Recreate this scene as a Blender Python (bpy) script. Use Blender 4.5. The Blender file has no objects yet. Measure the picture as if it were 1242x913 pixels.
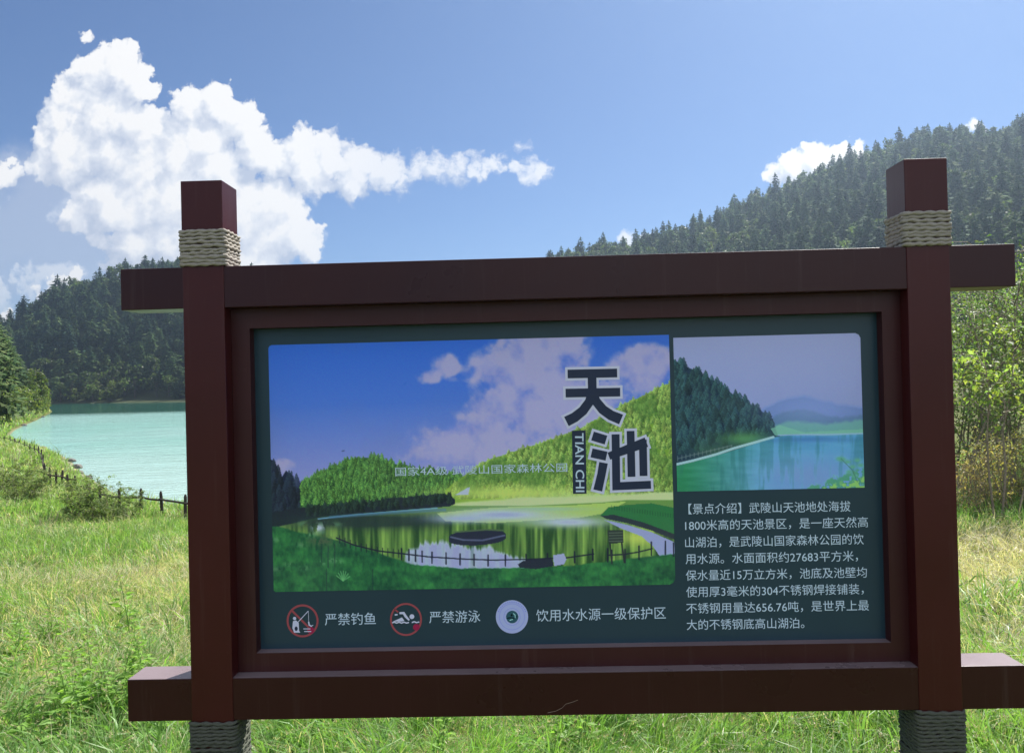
import bpy, bmesh, math, random
import numpy as np
from mathutils import Vector, Matrix

R = math.radians
rnd = random.Random(7)
rng = np.random.default_rng(11)
SC = bpy.context.scene
COL = SC.collection

# ------------------------------------------------------------------ camera
PW, PH = 1242.0, 913.0
F = 1022.17
CAM = np.array([0.0367, -2.4024, 1.5058])
YAW, PIT, ROL = -0.02514, 0.00859, 0.02467
_f = np.array([math.sin(YAW) * math.cos(PIT), math.cos(YAW) * math.cos(PIT), math.sin(PIT)])
_r = np.array([math.cos(YAW), -math.sin(YAW), 0.0])
_u = np.cross(_r, _f)
RT = _r * math.cos(ROL) - _u * math.sin(ROL)
UP = _u * math.cos(ROL) + _r * math.sin(ROL)
cam_d = bpy.data.cameras.new('camera')
cam = bpy.data.objects.new('camera', cam_d)
COL.objects.link(cam)
cam.matrix_world = Matrix(((RT[0], UP[0], -_f[0], CAM[0]), (RT[1], UP[1], -_f[1], CAM[1]),
                           (RT[2], UP[2], -_f[2], CAM[2]), (0, 0, 0, 1)))
cam_d.sensor_fit = 'HORIZONTAL'
cam_d.sensor_width = 36.0
cam_d.lens = 36.0 * F / PW
cam_d.clip_start = 0.05
cam_d.clip_end = 5000
SC.camera = cam


def ray(px, py):
    d = _f + RT * ((px - PW / 2) / F) + UP * ((PH / 2 - py) / F)
    return d / np.linalg.norm(d)


def proj(P):
    P = np.atleast_2d(np.asarray(P, float)) - CAM
    z = P @ _f
    z = np.where(np.abs(z) < 1e-6, 1e-6, z)
    return PW / 2 + F * (P @ RT) / z, PH / 2 - F * (P @ UP) / z, z


# ------------------------------------------------------------------ world, sun, exposure
SUN_EL, SUN_AZ = 51.0, 32.0
SKY_STRENGTH = 0.05
SUN_STRENGTH = 5.0
CLOUD_LIGHT = 0.41
REAR_FILL = 0.68
HAZE_DENSITY = 0.00040
SC.view_settings.view_transform = 'Standard'
SC.view_settings.look = 'None'
SC.view_settings.exposure = 1.22
SC.view_settings.gamma = 1.0
SC.view_settings.use_curve_mapping = False
SC.render.engine = 'CYCLES'
SC.cycles.use_denoising = True
SC.cycles.max_bounces = 6
SC.cycles.diffuse_bounces = 3
SC.cycles.glossy_bounces = 3
SC.cycles.transmission_bounces = 4
SC.cycles.transparent_max_bounces = 6
SC.cycles.volume_bounces = 0

sdir = Vector((math.sin(R(SUN_AZ)) * math.cos(R(SUN_EL)), math.cos(R(SUN_AZ)) * math.cos(R(SUN_EL)), math.sin(R(SUN_EL))))
sl = bpy.data.lights.new('sun', 'SUN')
sl.energy = SUN_STRENGTH
sl.angle = R(0.5)
sl.color = (1.0, 0.95, 0.87)
so = bpy.data.objects.new('sun', sl)
so.rotation_euler = sdir.to_track_quat('Z', 'Y').to_euler()
so.location = (30, 40, 60)
COL.objects.link(so)


class NT:
    """small helper for writing node trees"""

    def __init__(self, tree):
        self.t = tree
        self.n = tree.nodes
        self.l = tree.links

    def node(self, typ, **kw):
        n = self.n.new(typ)
        for k, v in kw.items():
            setattr(n, k, v)
        return n

    def put(self, sock, v):
        if hasattr(v, 'is_output'):
            self.l.new(v, sock)
        elif v is not None:
            sock.default_value = v

    def math(self, op, a, b=None, c=None, clamp=False):
        n = self.node('ShaderNodeMath', operation=op, use_clamp=clamp)
        for i, v in enumerate((a, b, c)):
            if v is not None:
                self.put(n.inputs[i], v)
        return n.outputs[0]

    def vmath(self, op, a, b=None, out=0):
        n = self.node('ShaderNodeVectorMath', operation=op)
        self.put(n.inputs[0], a)
        if b is not None:
            if op == 'SCALE':
                self.put(n.inputs[3], b)
            else:
                self.put(n.inputs[1], b)
        return n.outputs[out]

    def noise(self, vec, scale, detail=4, rough=0.55, out='Fac', dim='3D'):
        n = self.node('ShaderNodeTexNoise', noise_dimensions=dim)
        n.inputs['Scale'].default_value = scale
        n.inputs['Detail'].default_value = detail
        n.inputs['Roughness'].default_value = rough
        if vec is not None:
            self.l.new(vec, n.inputs['Vector'])
        return n.outputs[out]

    def mix(self, fac, a, b, blend='MIX'):
        n = self.node('ShaderNodeMix', data_type='RGBA', blend_type=blend)
        self.put(n.inputs[0], fac)
        self.put(n.inputs[6], a)
        self.put(n.inputs[7], b)
        return n.outputs[2]

    def ramp(self, fac, stops):
        n = self.node('ShaderNodeValToRGB')
        e = n.color_ramp.elements
        while len(e) > 1:
            e.remove(e[-1])
        e[0].position, e[0].color = stops[0]
        for p, c in stops[1:]:
            x = e.new(p)
            x.color = c
        self.put(n.inputs[0], fac)
        return n.outputs[0]

    def maprange(self, v, a, b, c=0.0, d=1.0, smooth=False):
        n = self.node('ShaderNodeMapRange')
        if smooth:
            n.interpolation_type = 'SMOOTHSTEP'
        self.put(n.inputs[0], v)
        for i, x in enumerate((a, b, c, d)):
            n.inputs[i + 1].default_value = x
        return n.outputs[0]


def lin(r, g=None, b=None):
    if g is None:
        r, g, b = r
    f = lambda c: (c / 255.0 / 12.92) if c <= 10.3 else ((c / 255.0 + 0.055) / 1.055) ** 2.4
    return (f(r), f(g), f(b), 1.0)


# --- sky with cumulus clouds, written in the plane of directions (x/y, z/y) around the north
def sky_uv(px, py):
    d = ray(px, py)
    return d[0] / d[1], d[2] / d[1]


PUFFS = [  # photo position and radius of each billow, weight
    (142, 82, 30), (168, 102, 26), (112, 92, 26), (86, 118, 26), (72, 148, 30), (52, 166, 20), (126, 140, 46),
    (172, 152, 36), (150, 190, 52), (92, 190, 48), (48, 196, 24), (182, 110, 16),
    (226, 136, 24), (262, 128, 26), (292, 146, 28), (248, 166, 38), (312, 172, 24), (212, 156, 24), (316, 190, 28),
    (210, 200, 50), (262, 212, 46), (334, 196, 30), (368, 186, 26), (402, 188, 30), (440, 200, 26), (380, 212, 34),
    (424, 214, 30), (474, 206, 24), (506, 206, 20), (534, 204, 18), (560, 204, 15), (590, 204, 13), (614, 196, 11),
    (648, 208, 17), (636, 176, 9), (578, 196, 12), (490, 222, 14), (546, 214, 14), (630, 204, 12), (456, 212, 20), (522, 210, 16), (574, 206, 14), (602, 202, 13), (450, 190, 12), (386, 170, 10), (368, 160, 9),
    (330, 248, 40), (352, 286, 38), (372, 306, 18), (300, 262, 50), (240, 262, 60), (180, 262, 60), (126, 246, 46),
    (96, 262, 26), (160, 306, 42), (220, 318, 56), (300, 322, 50), (112, 288, 18),
    (940, 210, 17), (962, 204, 22), (990, 198, 21), (1018, 190, 16), (1042, 184, 11),
    (766, 294, 14), (786, 290, 10), (752, 298, 8), (66, 348, 21), (92, 342, 15), (50, 354, 12),
    (4, 212, 18), (-16, 222, 20), (1176, 158, 9), (1190, 160, 8), (6, 384, 12), (-20, 380, 16),
    (1320, 120, 40), (1370, 140, 50), (102, 46, 8)]


def build_world():
    w = bpy.data.worlds.new('World')
    SC.world = w
    w.use_nodes = True
    w.node_tree.nodes.clear()
    # node group: height of the cloud billows at a point of the direction plane
    g = bpy.data.node_groups.new('cloud_billows', 'ShaderNodeTree')
    g.interface.new_socket('P', in_out='INPUT', socket_type='NodeSocketVector')
    g.interface.new_socket('H', in_out='OUTPUT', socket_type='NodeSocketFloat')
    G = NT(g)
    gi = G.node('NodeGroupInput')
    g.interface.new_socket('S', in_out='OUTPUT', socket_type='NodeSocketFloat')
    go = G.node('NodeGroupOutput')
    P0 = gi.outputs[0]
    w1 = G.vmath('SCALE', G.vmath('SUBTRACT', G.noise(P0, 19, 2, .5, 'Color', '2D'), (.5, .5, .5)), .030)
    w2 = G.vmath('SCALE', G.vmath('SUBTRACT', G.noise(P0, 70, 3, .6, 'Color', '2D'), (.5, .5, .5)), .020)
    flat = G.vmath('ADD', P0, G.vmath('ADD', w1, w2))
    flat = G.vmath('MULTIPLY', flat, (1, 1, 0))
    acc = None
    for (x, y, r) in PUFFS:
        u, v = sky_uv(x, y)
        rr = 1.12 * r / F
        wgt = min(1.0, .42 + r / 42.0) * (1 if r > 9.5 else .62)
        d = G.vmath('SUBTRACT', flat, (u, v, 0))
        q = G.vmath('DOT_PRODUCT', d, d, out=1)
        h = G.math('MULTIPLY_ADD', q, -wgt / rr ** 2, wgt)
        acc = h if acc is None else G.math('MAXIMUM', acc, h)
    vo = G.node('ShaderNodeTexVoronoi', feature='SMOOTH_F1', voronoi_dimensions='2D')
    vo.inputs['Scale'].default_value = 52
    vo.inputs['Detail'].default_value = 1
    vo.inputs['Roughness'].default_value = .5
    vo.inputs['Smoothness'].default_value = .3
    G.l.new(flat, vo.inputs['Vector'])
    bil = G.math('MULTIPLY_ADD', vo.outputs['Distance'], -0.70, 0.36)
    fb = G.math('MULTIPLY_ADD', G.noise(flat, 88, 5, .58, 'Fac', '2D'), .72, -.33)
    vb = G.node('ShaderNodeTexVoronoi', feature='SMOOTH_F1', voronoi_dimensions='2D')
    vb.inputs['Scale'].default_value = 24
    vb.inputs['Detail'].default_value = 0
    vb.inputs['Smoothness'].default_value = .25
    G.l.new(flat, vb.inputs['Vector'])
    lobes = G.math('MULTIPLY_ADD', vb.outputs['Distance'], -0.75, 0.34)
    tot = G.math('ADD', G.math('MULTIPLY', acc, 1.3), G.math('ADD', bil, fb))
    tot = G.math('ADD', tot, G.math('MULTIPLY', lobes, .4))
    G.l.new(tot, go.inputs[0])
    G.l.new(G.math('ADD', G.math('ADD', acc, lobes), G.math('MULTIPLY', bil, .35)), go.inputs[1])

    W = NT(w.node_tree)
    tc = W.node('ShaderNodeTexCoord')
    D = tc.outputs['Generated']
    sp = W.node('ShaderNodeSeparateXYZ')
    W.l.new(D, sp.inputs[0])
    yy = W.math('MAXIMUM', sp.outputs[1], 0.02)
    cb = W.node('ShaderNodeCombineXYZ')
    W.l.new(W.math('DIVIDE', sp.outputs[0], yy), cb.inputs[0])
    W.l.new(W.math('DIVIDE', sp.outputs[2], yy), cb.inputs[1])
    P = cb.outputs[0]

    def H(p):
        n = W.node('ShaderNodeGroup')
        n.node_tree = g
        W.l.new(p, n.inputs[0])
        return n.outputs[0], n.outputs[1]
    h0, s0 = H(P)
    h1, s1 = H(W.vmath('ADD', P, (0.015, 0.019, 0)))
    sp2 = W.node('ShaderNodeSeparateXYZ')
    W.l.new(P, sp2.inputs[0])
    # the bank is crisp at the left and frays into thin veils towards its right end
    thin = W.maprange(sp2.outputs[0], -.30, -.12, 0, 1, True)
    thin = W.math('MULTIPLY', thin, W.math('LESS_THAN', sp2.outputs[0], .18))
    fray = W.math('MULTIPLY_ADD', W.noise(W.vmath('MULTIPLY', P, (1, 1.5, 0)), 40, 5, .65, 'Fac', '2D'), 1.5, -.80)
    h0t = W.math('ADD', h0, W.math('MULTIPLY', thin, fray))
    alpha = W.math('DIVIDE', W.math('ADD', h0t, .06), W.math('MULTIPLY_ADD', thin, .60, .54))
    alpha = W.math('MULTIPLY', W.maprange(alpha, 0, 1, 0, 1, True), W.math('MULTIPLY_ADD', thin, -.18, 1.0))
    front = W.maprange(sp.outputs[1], 0.1, 0.3)
    # grey-blue veil low down at the left end of the bank
    vu, vv = sky_uv(45, 285)
    vd = W.vmath('MULTIPLY', W.vmath('SUBTRACT', P, (vu, vv, 0)), (5.2, 8.5, 0))
    veil = W.math('MULTIPLY_ADD', W.vmath('DOT_PRODUCT', vd, vd, out=1), -1.0, 1.0)
    veil = W.math('ADD', veil, W.math('MULTIPLY_ADD', W.noise(P, 14, 4, .55, 'Fac', '2D'), 1.2, -.6))
    veil = W.maprange(veil, 0, .9, 0, .62, True)
    alpha = W.math('MAXIMUM', alpha, veil)
    alpha = W.math('MULTIPLY', alpha, front)
    sh = W.math('MULTIPLY_ADD', W.math('SUBTRACT', s0, s1), .85, 0.70)
    sh = W.math('ADD', sh, W.math('MULTIPLY', W.math('SUBTRACT', h0, h1), .13))
    low = W.noise(P, 11, 3, .55, 'Fac', '2D')
    sh = W.math('ADD', sh, W.math('MULTIPLY_ADD', low, .8, -.44))
    # underside of the bank
    sh = W.math('SUBTRACT', sh, W.math('MULTIPLY', W.maprange(sp2.outputs[1], .26, .14, 0, 1, True), W.maprange(sp2.outputs[0], -.36, -.52, .12, .42, True)))
    ccol = W.ramp(sh, [(0.0, (.56, .63, .78, 1)), (.35, (.72, .77, .88, 1)), (.62, (.89, .92, .98, 1)), (.85, (1.06, 1.05, 1.04, 1))])
    sky = W.node('ShaderNodeTexSky', sky_type='NISHITA')
    sky.sun_disc = False
    sky.sun_elevation = R(SUN_EL)
    sky.sun_rotation = R(SUN_AZ)
    sky.altitude = 1800
    sky.air_density = 1.0
    sky.dust_density = 1.2
    sky.ozone_density = 2.2
    skyc = W.mix(1.0, sky.outputs[0], (.63, .745, .90, 1), 'MULTIPLY')
    # cloud radiance in the units of the sky (the Background strength scales both)
    cs = W.vmath('SCALE', ccol, CLOUD_LIGHT / SKY_STRENGTH)
    col = W.mix(alpha, skyc, cs)
    bg = W.node('ShaderNodeBackground')
    W.l.new(col, bg.inputs[0])
    bg.inputs[1].default_value = SKY_STRENGTH
    bg0 = W.node('ShaderNodeBackground')
    # unseen clouds added at the viewer's back to brighten the board's shaded front
    rear = W.math('MULTIPLY', W.maprange(W.noise(D, 2.6, 3, .55), .40, .60, 0, 1, True), W.maprange(sp.outputs[1], .02, -.25))
    rear = W.math('MULTIPLY', rear, W.maprange(sp.outputs[2], 0, .12))
    W.l.new(W.mix(rear, skyc, tuple(REAR_FILL / SKY_STRENGTH * v for v in (.93, .96, 1.05)) + (1,)), bg0.inputs[0])
    bg0.inputs[1].default_value = SKY_STRENGTH
    # the part of the sky that holds the clouds
    sx = W.node('ShaderNodeSeparateXYZ')
    W.l.new(P, sx.inputs[0])
    inr = W.math('MULTIPLY', W.math('COMPARE', sx.outputs[0], 0.05, 0.9), W.math('COMPARE', sx.outputs[1], .24, .30))
    inr = W.math('MULTIPLY', inr, W.math('GREATER_THAN', sp.outputs[1], .1))
    mx = W.node('ShaderNodeMixShader')
    W.l.new(inr, mx.inputs[0])
    W.l.new(bg0.outputs[0], mx.inputs[1])
    W.l.new(bg.outputs[0], mx.inputs[2])
    out = W.node('ShaderNodeOutputWorld')
    W.l.new(mx.outputs[0], out.inputs[0])
    w.cycles.sampling_method = 'MANUAL'
    w.cycles.sample_map_resolution = 512


build_world()


# ------------------------------------------------------------------ object helpers
def tag(o, label=None, cat=None, group=None, kind=None):
    if label:
        o['label'] = label
    if cat:
        o['category'] = cat
    if group:
        o['group'] = group
    if kind:
        o['kind'] = kind
    return o


def link(name, me, parent=None, loc=None):
    o = bpy.data.objects.new(name, me)
    COL.objects.link(o)
    if parent is not None:
        o.parent = parent
    if loc is not None:
        o.location = loc
    return o


def empty(name, loc, rz=0):
    o = bpy.data.objects.new(name, None)
    o.empty_display_size = .2
    COL.objects.link(o)
    o.location = loc
    o.rotation_euler = (0, 0, rz)
    return o


def np_mesh(name, V, faces, mats, fmat=None, vcol=None, smooth=False):
    """V (n,3); faces: list of int arrays (m,k); vcol (n,3) linear colours"""
    me = bpy.data.meshes.new(name)
    V = np.asarray(V, np.float32)
    me.vertices.add(len(V))
    me.vertices.foreach_set('co', V.ravel())
    loops = np.concatenate([f.ravel() for f in faces]).astype(np.int32)
    tot = np.concatenate([np.full(len(f), f.shape[1], np.int32) for f in faces])
    start = np.concatenate([[0], np.cumsum(tot)[:-1]]).astype(np.int32)
    me.loops.add(len(loops))
    me.loops.foreach_set('vertex_index', loops)
    me.polygons.add(len(tot))
    me.polygons.foreach_set('loop_start', start)
    me.polygons.foreach_set('loop_total', tot)
    if smooth:
        me.polygons.foreach_set('use_smooth', np.ones(len(tot), bool))
    for m in mats:
        me.materials.append(m)
    if fmat is not None:
        me.polygons.foreach_set('material_index', np.asarray(fmat, np.int32))
    if vcol is not None:
        a = me.color_attributes.new('Col', 'FLOAT_COLOR', 'POINT')
        c = np.ones((len(V), 4), np.float32)
        c[:, :3] = vcol
        a.data.foreach_set('color', c.ravel())
    me.update(calc_edges=True)
    return me


class MB:
    """collects shapes into one mesh"""

    def __init__(self):
        self.v, self.f, self.m = [], [], []

    def box(self, x0, x1, y0, y1, z0, z1, m=0):
        b = len(self.v)
        self.v += [(x0, y0, z0), (x1, y0, z0), (x1, y1, z0), (x0, y1, z0), (x0, y0, z1), (x1, y0, z1), (x1, y1, z1), (x0, y1, z1)]
        for q in ((0, 3, 2, 1), (4, 5, 6, 7), (0, 1, 5, 4), (1, 2, 6, 5), (2, 3, 7, 6), (3, 0, 4, 7)):
            self.f.append([b + i for i in q])
            self.m.append(m)

    def tube(self, pts, rad, n=6, m=0, cap=True):
        b = len(self.v)
        pts = [Vector(p) for p in pts]
        if not hasattr(rad, '__len__'):
            rad = [rad] * len(pts)
        for i, p in enumerate(pts):
            t = (pts[min(i + 1, len(pts) - 1)] - pts[max(i - 1, 0)]).normalized()
            a = t.cross(Vector((0.3, 0.2, 1)) if abs(t.z) < .9 else Vector((1, 0.2, 0))).normalized()
            c = t.cross(a)
            for k in range(n):
                th = 2 * math.pi * k / n
                self.v.append(tuple(p + (a * math.cos(th) + c * math.sin(th)) * rad[i]))
        for i in range(len(pts) - 1):
            for k in range(n):
                self.f.append([b + i * n + k, b + i * n + (k + 1) % n, b + (i + 1) * n + (k + 1) % n, b + (i + 1) * n + k])
                self.m.append(m)
        if cap:
            self.f.append([b + k for k in range(n)][::-1])
            self.f.append([b + (len(pts) - 1) * n + k for k in range(n)])
            self.m += [m, m]

    def poly(self, pts, m=0):
        b = len(self.v)
        self.v += [tuple(p) for p in pts]
        self.f.append(list(range(b, b + len(pts))))
        self.m.append(m)

    def mesh(self, name, mats, bevel=0, smooth=False):
        me = bpy.data.meshes.new(name)
        me.from_pydata(self.v, [], self.f)
        for m in mats:
            me.materials.append(m)
        me.polygons.foreach_set('material_index', self.m)
        if bevel:
            bm = bmesh.new()
            bm.from_mesh(me)
            bmesh.ops.bevel(bm, geom=bm.edges[:], offset=bevel, segments=2, profile=.5, affect='EDGES')
            bm.to_mesh(me)
            bm.free()
        if smooth:
            me.polygons.foreach_set('use_smooth', [True] * len(me.polygons))
        me.update()
        return me


# ------------------------------------------------------------------ materials
def new_mat(name):
    m = bpy.data.materials.new(name)
    m.use_nodes = True
    m.node_tree.nodes.clear()
    t = NT(m.node_tree)
    return m, t, t.node('ShaderNodeOutputMaterial')


def principled(t, out, base, rough=.5, spec=.5, normal=None):
    p = t.node('ShaderNodeBsdfPrincipled')
    t.put(p.inputs['Base Color'], base)
    t.put(p.inputs['Roughness'], rough)
    p.inputs['Specular IOR Level'].default_value = spec
    if normal is not None:
        t.l.new(normal, p.inputs['Normal'])
    t.l.new(p.outputs[0], out.inputs[0])
    return p


def bump(t, height, strength=.3, dist=.01):
    b = t.node('ShaderNodeBump')
    b.inputs['Strength'].default_value = strength
    b.inputs['Distance'].default_value = dist
    t.l.new(height, b.inputs['Height'])
    return b.outputs[0]


def painted_wood(name, c1, c2, rough):
    m, t, o = new_mat(name)
    tc = t.node('ShaderNodeTexCoord').outputs['Object']
    n1 = t.noise(tc, 2.3, 5, .6)
    n2 = t.noise(t.vmath('MULTIPLY', tc, (60, 60, 3)), 1.0, 4, .6)
    col = t.mix(t.maprange(n1, .35, .65), c1, c2)
    dust = t.maprange(t.noise(tc, 38, 6, .7), .60, .78)
    col = t.mix(t.math('MULTIPLY', dust, .08), col, (.14, .10, .09, 1))
    runs = t.noise(t.vmath('MULTIPLY', tc, (34, 34, 1.3)), 1.0, 4, .65)
    col = t.mix(t.math('MULTIPLY', t.maprange(runs, .58, .78), .14), col, (.16, .12, .11, 1))
    up = t.node('ShaderNodeSeparateXYZ')
    t.l.new(t.node('ShaderNodeNewGeometry').outputs['Normal'], up.inputs[0])
    top_sheen = t.math('MULTIPLY', t.maprange(up.outputs[2], .75, .98), t.math('MULTIPLY_ADD', n1, .5, .30))
    col = t.mix(top_sheen, col, (.30, .245, .26, 1))  # sunlit sheen of upward faces put into the base colour
    rg = t.math('MULTIPLY_ADD', n1, .22, rough - .11)
    principled(t, o, col, rg, .28, bump(t, t.math('ADD', n2, t.noise(tc, 300, 2, .5)), .10, .002))
    return m


M_BEAM = painted_wood('beam_paint', (.025, .0046, .0062, 1), (.031, .0058, .0072, 1), .30)
M_POST = painted_wood('post_paint', (.042, .0056, .0066, 1), (.052, .0074, .0084, 1), .32)
M_FRAME = painted_wood('inner_frame_paint', (.036, .0075, .0095, 1), (.044, .0095, .0115, 1), .40)


def leaf_mat(name, tint_lo, tint_hi, transl=.35, rough=.5, attr=True, spec=.3):
    """foliage: colour from the mesh attribute 'Col' times an object-random tint"""
    m, t, o = new_mat(name)
    a = t.node('ShaderNodeAttribute', attribute_name='Col')
    oi = t.node('ShaderNodeObjectInfo')
    tint = t.mix(oi.outputs['Random'], tint_lo, tint_hi)
    col = t.mix(1.0, a.outputs['Color'], tint, 'MULTIPLY')
    p = t.node('ShaderNodeBsdfPrincipled')
    t.l.new(col, p.inputs['Base Color'])
    p.inputs['Roughness'].default_value = rough
    p.inputs['Specular IOR Level'].default_value = spec
    tr = t.node('ShaderNodeBsdfTranslucent')
    tcol = t.mix(1.0, col, (1.12, 1.2, .56, 1), 'MULTIPLY')
    t.l.new(tcol, tr.inputs[0])
    mx = t.node('ShaderNodeMixShader')
    mx.inputs[0].default_value = transl
    t.l.new(p.outputs[0], mx.inputs[1])
    t.l.new(tr.outputs[0], mx.inputs[2])
    t.l.new(mx.outputs[0], o.inputs[0])
    return m


M_CONIFER = leaf_mat('conifer_needles', (.52, .60, .68, 1), (1.22, 1.18, 1.0, 1), .24, .8, spec=.05)
M_LEAF = leaf_mat('broad_leaves', (.85, .9, .85, 1), (1.15, 1.1, 1.0, 1), .52, .5, spec=.22)
M_GRASS = leaf_mat('grass_blades', (1, 1, 1, 1), (1, 1, 1, 1), .48, .45, spec=.35)


def simple(name, c1, c2, scale=8, rough=.8, bstr=.4, bdist=.01):
    m, t, o = new_mat(name)
    tc = t.node('ShaderNodeTexCoord').outputs['Object']
    n = t.noise(tc, scale, 6, .65)
    principled(t, o, t.mix(t.maprange(n, .3, .7), c1, c2), rough, .3, bump(t, n, bstr, bdist))
    return m


M_BARK = simple('bark', (.035, .028, .022, 1), (.09, .075, .06, 1), 9)
M_TWIG = simple('twig', (.13, .10, .075, 1), (.30, .25, .19, 1), 14)
M_FENCE = simple('weathered_fence_wood', (.022, .018, .015, 1), (.055, .045, .037, 1), 14)
M_ROCK = simple('shore_rock', (.05, .048, .045, 1), (.22, .21, .19, 1), 3, bstr=.8, bdist=.1)


def rope_mat(name, c0, c1, c2):
    m, t, o = new_mat(name)
    tc = t.node('ShaderNodeTexCoord').outputs['Object']
    n = t.noise(t.vmath('MULTIPLY', tc, (1, 1, 2.5)), 160, 5, .7)
    n2 = t.noise(tc, 14, 4, .6)
    col = t.mix(n, c0, c1)
    col = t.mix(t.maprange(n2, .42, .7), col, c2)
    principled(t, o, col, .9, .15, bump(t, n, .7, .002))
    return m


M_ROPE = rope_mat('bleached_rope', (.15, .135, .115, 1), (.44, .41, .36, 1), (.30, .28, .255, 1))
M_ROPE_SHADE = rope_mat('shaded_rope', (.035, .04, .03, 1), (.14, .145, .12, 1), (.075, .085, .065, 1))  # same rope, with the shade on the lower wraps put into its colour

# ------------------------------------------------------------------ terrain
WATER_Z = -1.8


def unproj_z(px, py, z):
    d = ray(px, py)
    s = (z - CAM[2]) / d[2]
    return (CAM + d * s)[:2]


LAKE = [tuple(unproj_z(x, y, WATER_Z)) for x, y in
        [(400, 622), (300, 619), (225, 614), (200, 611), (168, 607), (148, 603), (126, 591), (110, 580), (97, 571), (86, 559), (73, 551),
         (60, 546), (44, 540.5), (26, 534.5), (10, 529.5), (18, 521.5), (30, 515.5), (44, 509.5), (56, 503.5), (63, 499.5), (61, 496)]]
LAKE += [(-118, 200), (-190, 250), (-220, 320)]
LAKE += [tuple(unproj_z(x, y, WATER_Z)) for x, y in [(40, 490.3), (120, 489), (222, 487.6), (330, 486)]]
LAKE += [(-40, 225), (5, 190), (24, 140), (24, 95), (15, 60), (9, 40), (5, 30.5)]
LAKE = np.array(LAKE)


def sd_lake(x, y):
    """signed distance to the lake polygon, positive on land"""
    x = np.asarray(x, float)
    y = np.asarray(y, float)
    d = np.full(x.shape, 1e9)
    ins = np.zeros(x.shape, bool)
    n = len(LAKE)
    for i in range(n):
        ax, ay = LAKE[i]
        bx, by = LAKE[(i + 1) % n]
        ex, ey = bx - ax, by - ay
        t = np.clip(((x - ax) * ex + (y - ay) * ey) / (ex * ex + ey * ey), 0, 1)
        d = np.minimum(d, (x - ax - ex * t) ** 2 + (y - ay - ey * t) ** 2)
        c = ((ay > y) != (by > y)) & (x < ex * (y - ay) / (ey if abs(ey) > 1e-9 else 1e-9) + ax)
        ins ^= c
    d = np.sqrt(d)
    return np.where(ins, -d, d)


_T = rng.random((4, 64, 64))


def vnoise(x, y, k=0):
    x = np.asarray(x, float)
    y = np.asarray(y, float)
    xi = np.floor(x).astype(int)
    yi = np.floor(y).astype(int)
    fx = x - xi
    fy = y - yi
    fx = fx * fx * (3 - 2 * fx)
    fy = fy * fy * (3 - 2 * fy)
    T = _T[k]
    a = T[xi % 64, yi % 64]
    b = T[(xi + 1) % 64, yi % 64]
    c = T[xi % 64, (yi + 1) % 64]
    e = T[(xi + 1) % 64, (yi + 1) % 64]
    return (a * (1 - fx) + b * fx) * (1 - fy) + (c * (1 - fx) + e * fx) * fy


def fbm(x, y, o=4, k=0):
    s, a, t = 0, .5, 0
    for i in range(o):
        s = s + a * vnoise(x * 2 ** i + 17.3 * i, y * 2 ** i + 9.1 * i, (k + i) % 4)
        t += a
        a *= .5
    return s / t


def sstep(a, b, x):
    t = np.clip((x - a) / (b - a), 0, 1)
    return t * t * (3 - 2 * t)


SKYLINE = [(-500, 430), (-250, 410), (-100, 400), (0, 388), (30, 370), (60, 354), (100, 340), (150, 328), (190, 321), (220, 318), (260, 320),
           (300, 334), (360, 360), (430, 392), (520, 392), (580, 366), (620, 334), (665, 312), (700, 306), (760, 297), (800, 287), (860, 266),
           (900, 252), (950, 232), (1000, 209), (1050, 191), (1090, 178), (1145, 160), (1190, 163), (1242, 155), (1400, 140), (1800, 150)]
_az, _te = [], []
for x, y in SKYLINE:
    d = ray(x, y)
    _az.append(math.atan2(d[0], d[1]))
    _te.append(d[2] / math.hypot(d[0], d[1]))
TREE_H = 12.0
AZ_R0 = [(-.9, 380), (-.45, 330), (-.30, 270), (-.1, 240), (0.0, 180), (.12, 190), (.25, 165), (.5, 130), (.9, 110)]
AZ_R1 = [(-.9, 470), (-.45, 450), (-.30, 420), (-.1, 400), (0.05, 420), (.3, 425), (.6, 415), (.9, 400)]


def hill(x, y):
    dx, dy = x - CAM[0], y - CAM[1]
    r = np.hypot(dx, dy)
    az = np.arctan2(dx, dy)
    te = np.interp(az, _az, _te)
    r0 = np.interp(az, *zip(*AZ_R0))
    r1 = np.interp(az, *zip(*AZ_R1))
    H = te * r1 + CAM[2] - .3 - TREE_H * .66
    H = H + (fbm(x / 60, y / 60, 3) - .5) * 6
    t = np.clip((r - r0) / (r1 - r0), 0, 1)
    prof = .35 * t + .65 * t * t * (3 - 2 * t)
    back = np.clip((r - r1) / 400, 0, 1)
    return np.maximum(H, 0) * prof * (1 - .45 * back) * sstep(1.0, 1.25, np.abs(az) * -1 + 2.2)


def ground_z(x, y):
    x = np.asarray(x, float)
    y = np.asarray(y, float)
    sd = sd_lake(x, y)
    r = np.hypot(x, y)
    k = 0.066
    z = WATER_Z + np.where(sd > 0, k * np.minimum(sd, 32) + .10 * (1 - np.exp(-sd / .5)), .35 * sd)
    z = np.maximum(z, WATER_Z - 1.5)
    zc = 0.02
    near = zc - np.logaddexp(0, (zc - z) * 6) / 6 + .11
    z = np.where(y < 60, np.minimum(z, near), z)
    z = np.where((y < 60) & (z > 0.05), 0.05, z)
    # left bank rises from the water
    lb = sstep(60, 85, y) * sstep(-25, -45, x) * (1 - sstep(170, 240, y))
    z = z + lb * .22 * np.clip(sd, 0, 60)
    z = z + hill(x, y) * sstep(0, 22, sd)
    bumpy = (fbm(x / 2.3, y / 2.3, 3, 1) - .5) * .16 + (fbm(x / 9, y / 9, 3, 2) - .5) * .35 * sstep(4, 14, r)
    return z + np.where(sd > 0, bumpy * sstep(0, 3, sd) * sstep(.6, 2.5, np.hypot(x * .5, y)), 0)


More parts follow.
